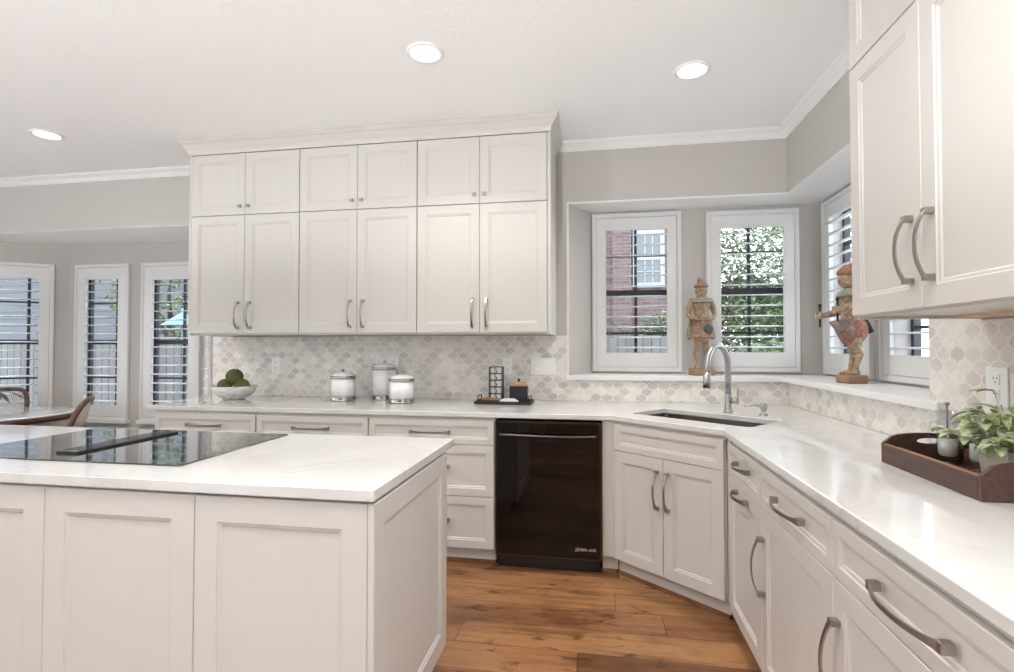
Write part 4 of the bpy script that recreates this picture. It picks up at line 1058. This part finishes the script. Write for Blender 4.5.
def mug(label, x, y, rot, h=0.185, r=0.031):
    t = thing('glass_mug', label, 'glass mug', (x, y, TB), rot)
    b = MB(); b.lathe([(0.030, 0.0), (0.032, 0.003), (0.020, 0.008), (0.019, 0.013), (r - 0.002, 0.022), (r, 0.034), (r, h), (r - 0.003, h), (r - 0.003, 0.036), (r - 0.008, 0.026), (0, 0.024)], n=28); b.build('glass', M['glass'], t)
    b = MB(); b.tube([(-r + 0.001, 0, 0.065), (-r - 0.020, 0, 0.062), (-r - 0.028, 0, 0.095), (-r - 0.020, 0, 0.138), (-r + 0.001, 0, 0.142)], 0.0045, 8); b.build('handle', M['glass'], t)
    b = MB(); b.lathe([(0, 0.028), (r - 0.010, 0.029), (r - 0.0045, 0.038), (r - 0.0045, 0.085), (0, 0.085)], n=24); b.build('filling', M['whitewax'], t)
    b = MB(); b.tube([(0, 0, 0.080), (0, 0, h + 0.02)], 0.003, 6); b.ball((0, 0, h + 0.024), (0.009, 0.009, 0.006), 10); b.build('spoon', M['steel'], t)
mug('clear footed glass mug at the far end of the wooden tray', 1.200, 2.040, R(-60))
mug('clear footed glass mug nearer the plant in the wooden tray', 1.238, 1.945, R(-60))
t = thing('potted_plant', 'leafy variegated plant in a beige square pot on the wooden tray', 'plant', (1.200, 1.765, TB), R(8)); t.scale = (1, 1, 1.22)
b = MB(); b.prism([(-0.042, -0.042), (0.042, -0.042), (0.042, 0.042), (-0.042, 0.042)], 0.0, 0.001)
a = [b.v(p) for p in ((-0.042, -0.042, 0.001), (0.042, -0.042, 0.001), (0.042, 0.042, 0.001), (-0.042, 0.042, 0.001))]; c = [b.v(p) for p in ((-0.052, -0.052, 0.085), (0.052, -0.052, 0.085), (0.052, 0.052, 0.085), (-0.052, 0.052, 0.085))]; e = [b.v(p) for p in ((-0.047, -0.047, 0.085), (0.047, -0.047, 0.085), (0.047, 0.047, 0.085), (-0.047, 0.047, 0.085))]; g = [b.v(p) for p in ((-0.045, -0.045, 0.07), (0.045, -0.045, 0.07), (0.045, 0.045, 0.07), (-0.045, 0.045, 0.07))]
for u, w in ((a, c), (c, e), (e, g)):
    for i in range(4): b.face([u[i], u[(i + 1) % 4], w[(i + 1) % 4], w[i]])
b.face(g); b.build('pot', M['pot'], t)
b = MB(); b.box(-0.044, 0.044, -0.044, 0.044, 0.060, 0.0705); b.build('soil', M['soil'], t)
def leaf(b, p, dirv, L, wd, droop, rnd):
    dirv = Vector(dirv).normalized(); side = dirv.cross(Vector((0, 0, 1)))
    if side.length < 0.1: side = Vector((1, 0, 0))
    side.normalize(); nrm = side.cross(dirv).normalized(); P = Vector(p); n = 6; prev = None; d = dirv.copy()
    for i in range(n + 1):
        u = i / n; w = wd * (math.sin(PI * min(1, u * 0.96 + 0.04)) ** 0.8)
        row = [b.v(P - side * w + nrm * w * 0.35), b.v(P), b.v(P + side * w + nrm * w * 0.35)]
        if prev:
            b.face([prev[0], prev[1], row[1], row[0]], True); b.face([prev[1], prev[2], row[2], row[1]], True)
        prev = row; d = (d + Vector((0, 0, -droop / n))).normalized(); P = P + d * (L / n)
rnd = random.Random(11); b = MB(); st = MB()
for k in range(34):
    a = rnd.uniform(0, 2 * PI); el = rnd.uniform(0.15, 1.25); L = rnd.uniform(0.07, 0.145)
    q = Vector((math.cos(a) * math.cos(el), math.sin(a) * math.cos(el), math.sin(el))); base = Vector((rnd.uniform(-0.02, 0.02), rnd.uniform(-0.02, 0.02), 0.066)); tip = base + q * L + Vector((0, 0, 0.02))
    st.tube([tuple(base), tuple(base.lerp(tip, 0.5) + Vector((0, 0, 0.006))), tuple(tip)], 0.0018, 5)
    for j in range(5):
        aa = a + rnd.uniform(-1.6, 1.6); dv = (math.cos(aa), math.sin(aa), rnd.uniform(-0.1, 0.8)); pp = base.lerp(tip, rnd.uniform(0.55, 1.0))
        leaf(b, pp, dv, rnd.uniform(0.042, 0.070), rnd.uniform(0.011, 0.017), rnd.uniform(0.3, 1.0), rnd)
b.build('foliage', M['leaf'], t, fix=False); st.build('stems', M['leaf'], t)

# ------------------------------------------------------------------ breakfast nook furniture
t = thing('dining_table', 'round pale-topped dining table with dark rim in the breakfast nook', 'table', (-5.14, 3.66, FZ))
b = MB(); b.lathe([(0.0, 0.805), (0.55, 0.805), (0.60, 0.803), (0.605, 0.799), (0.60, 0.795), (0.0, 0.795)], n=64); b.build('glass_top', M['quartz'], t)
b = MB(); b.lathe([(0.655, 0.790), (0.660, 0.780), (0.640, 0.752), (0.58, 0.745), (0.3, 0.745), (0.3, 0.7945), (0.645, 0.7945)], n=64, cap=False); b.build('tabletop', M['tablewood'], t)
b = MB(); b.lathe([(0.25, 0.745), (0.06, 0.70), (0.05, 0.45), (0.09, 0.30), (0.06, 0.16), (0.0, 0.15)], n=28); b.build('pedestal', M['tablewood'], t)
for k in range(4):
    a = PI / 4 + k * PI / 2; b = MB(); b.tube([(0, 0, 0.22), (math.cos(a) * 0.2, math.sin(a) * 0.2, 0.16), (math.cos(a) * 0.4, math.sin(a) * 0.4, 0.03)], [0.05, 0.04, 0.028], 10, True); b.build('leg', M['tablewood'], t)
def chair(label, x, y, rot):
    t = thing('dining_chair', label, 'chair', (x, y, FZ), rot)
    b = MB(); b.lathe([(0, 0.462), (0.18, 0.465), (0.225, 0.475), (0.235, 0.468), (0.235, 0.452), (0.22, 0.445), (0, 0.445)], n=36); b.build('seat', M['chairwood'], t)
    for sx in (-1, 1):
        b = MB(); b.tube([(sx * 0.16, -0.15, 0.45), (sx * 0.19, -0.19, 0.0)], [0.019, 0.013], 10); b.build('leg', M['chairwood'], t)
        b = MB(); b.tube([(sx * 0.15, 0.15, 0.45), (sx * 0.17, 0.22, 0.0)], [0.019, 0.013], 10); b.build('leg', M['chairwood'], t)
    b = MB(); pts = []
    for k in range(17):
        u = -1 + 2 * k / 16; pts.append((0.235 * math.copysign(abs(math.sin(u * PI / 2)) ** 0.7, u), 0.0, 0.0))
    hoop = []
    for k in range(25):
        a = PI * k / 24; xx = 0.235 * math.copysign(abs(math.cos(a)) ** 0.55, math.cos(a)); zz = 0.42 * (abs(math.sin(a)) ** 0.55)
        hoop.append((xx, 0.19 + 0.30 * zz + 0.05 * (1 - (xx / 0.235) ** 2), 0.47 + zz * 1.16))
    b.tube(hoop, 0.021, 10); b.build('back_frame', M['chairwood'], t)
    b = MB(); b.tube([(-0.225, 0.272, 0.735), (0, 0.325, 0.735), (0.225, 0.272, 0.735)], 0.012, 8); b.build('back_rail', M['chairwood'], t)
    b = MB()
    for k in range(21):
        xx = -0.20 + 0.02 * k; tp = 0.47 + 1.16 * 0.42 * (math.sqrt(max(0.0, 1 - abs(xx / 0.245) ** 3.6))) ** 0.55
        yy = 0.05 * (1 - (xx / 0.235) ** 2)
        b.tube([(xx, 0.27 + yy - 0.0, 0.735), (xx, 0.19 + 0.30 * (tp - 0.47) / 1.16 + yy, tp - 0.01)], 0.0035, 5)
    for k in range(9):
        z = 0.76 + 0.018 * k; f = 0.19 + 0.30 * (z - 0.47) / 1.16
        b.tube([(-0.205, f + 0.012, z), (0, f + 0.05, z), (0.205, f + 0.012, z)], 0.0022, 5)
    b.build('caned_back', M['cane'], t)
    for sx in (-1, 1):
        b = MB(); b.tube([(sx * 0.225, 0.24, 0.70), (sx * 0.265, 0.08, 0.69), (sx * 0.25, -0.10, 0.665), (sx * 0.235, -0.15, 0.62), (sx * 0.20, -0.14, 0.46)], [0.014, 0.015, 0.015, 0.013, 0.012], 8); b.build('armrest', M['chairwood'], t)
    return t
chair('brown wooden chair with caned back behind the table, facing the kitchen', -5.73, 3.98, R(12))
chair('brown wooden armchair to the right of the round table, seen from the side', -4.36, 3.40, R(-50))
t = thing('table_plant', 'vase with long dark leaf on the dining table at the left edge', 'plant', (-5.13, 3.60, FZ + 0.8055))
b = MB(); b.lathe([(0.05, 0), (0.075, 0.05), (0.06, 0.12), (0.035, 0.15), (0.045, 0.17), (0.04, 0.17), (0.03, 0.15), (0, 0.14)], n=24); b.build('vase', M['ceramic'], t)
b = MB(); rnd = random.Random(5)
for k in range(9): leaf(b, (0, 0, 0.155), (math.cos(k * 0.7), math.sin(k * 0.7), 0.9), 0.34, 0.028, 1.7, rnd)
b.build('leaves', M['darkleaf'], t, fix=False)
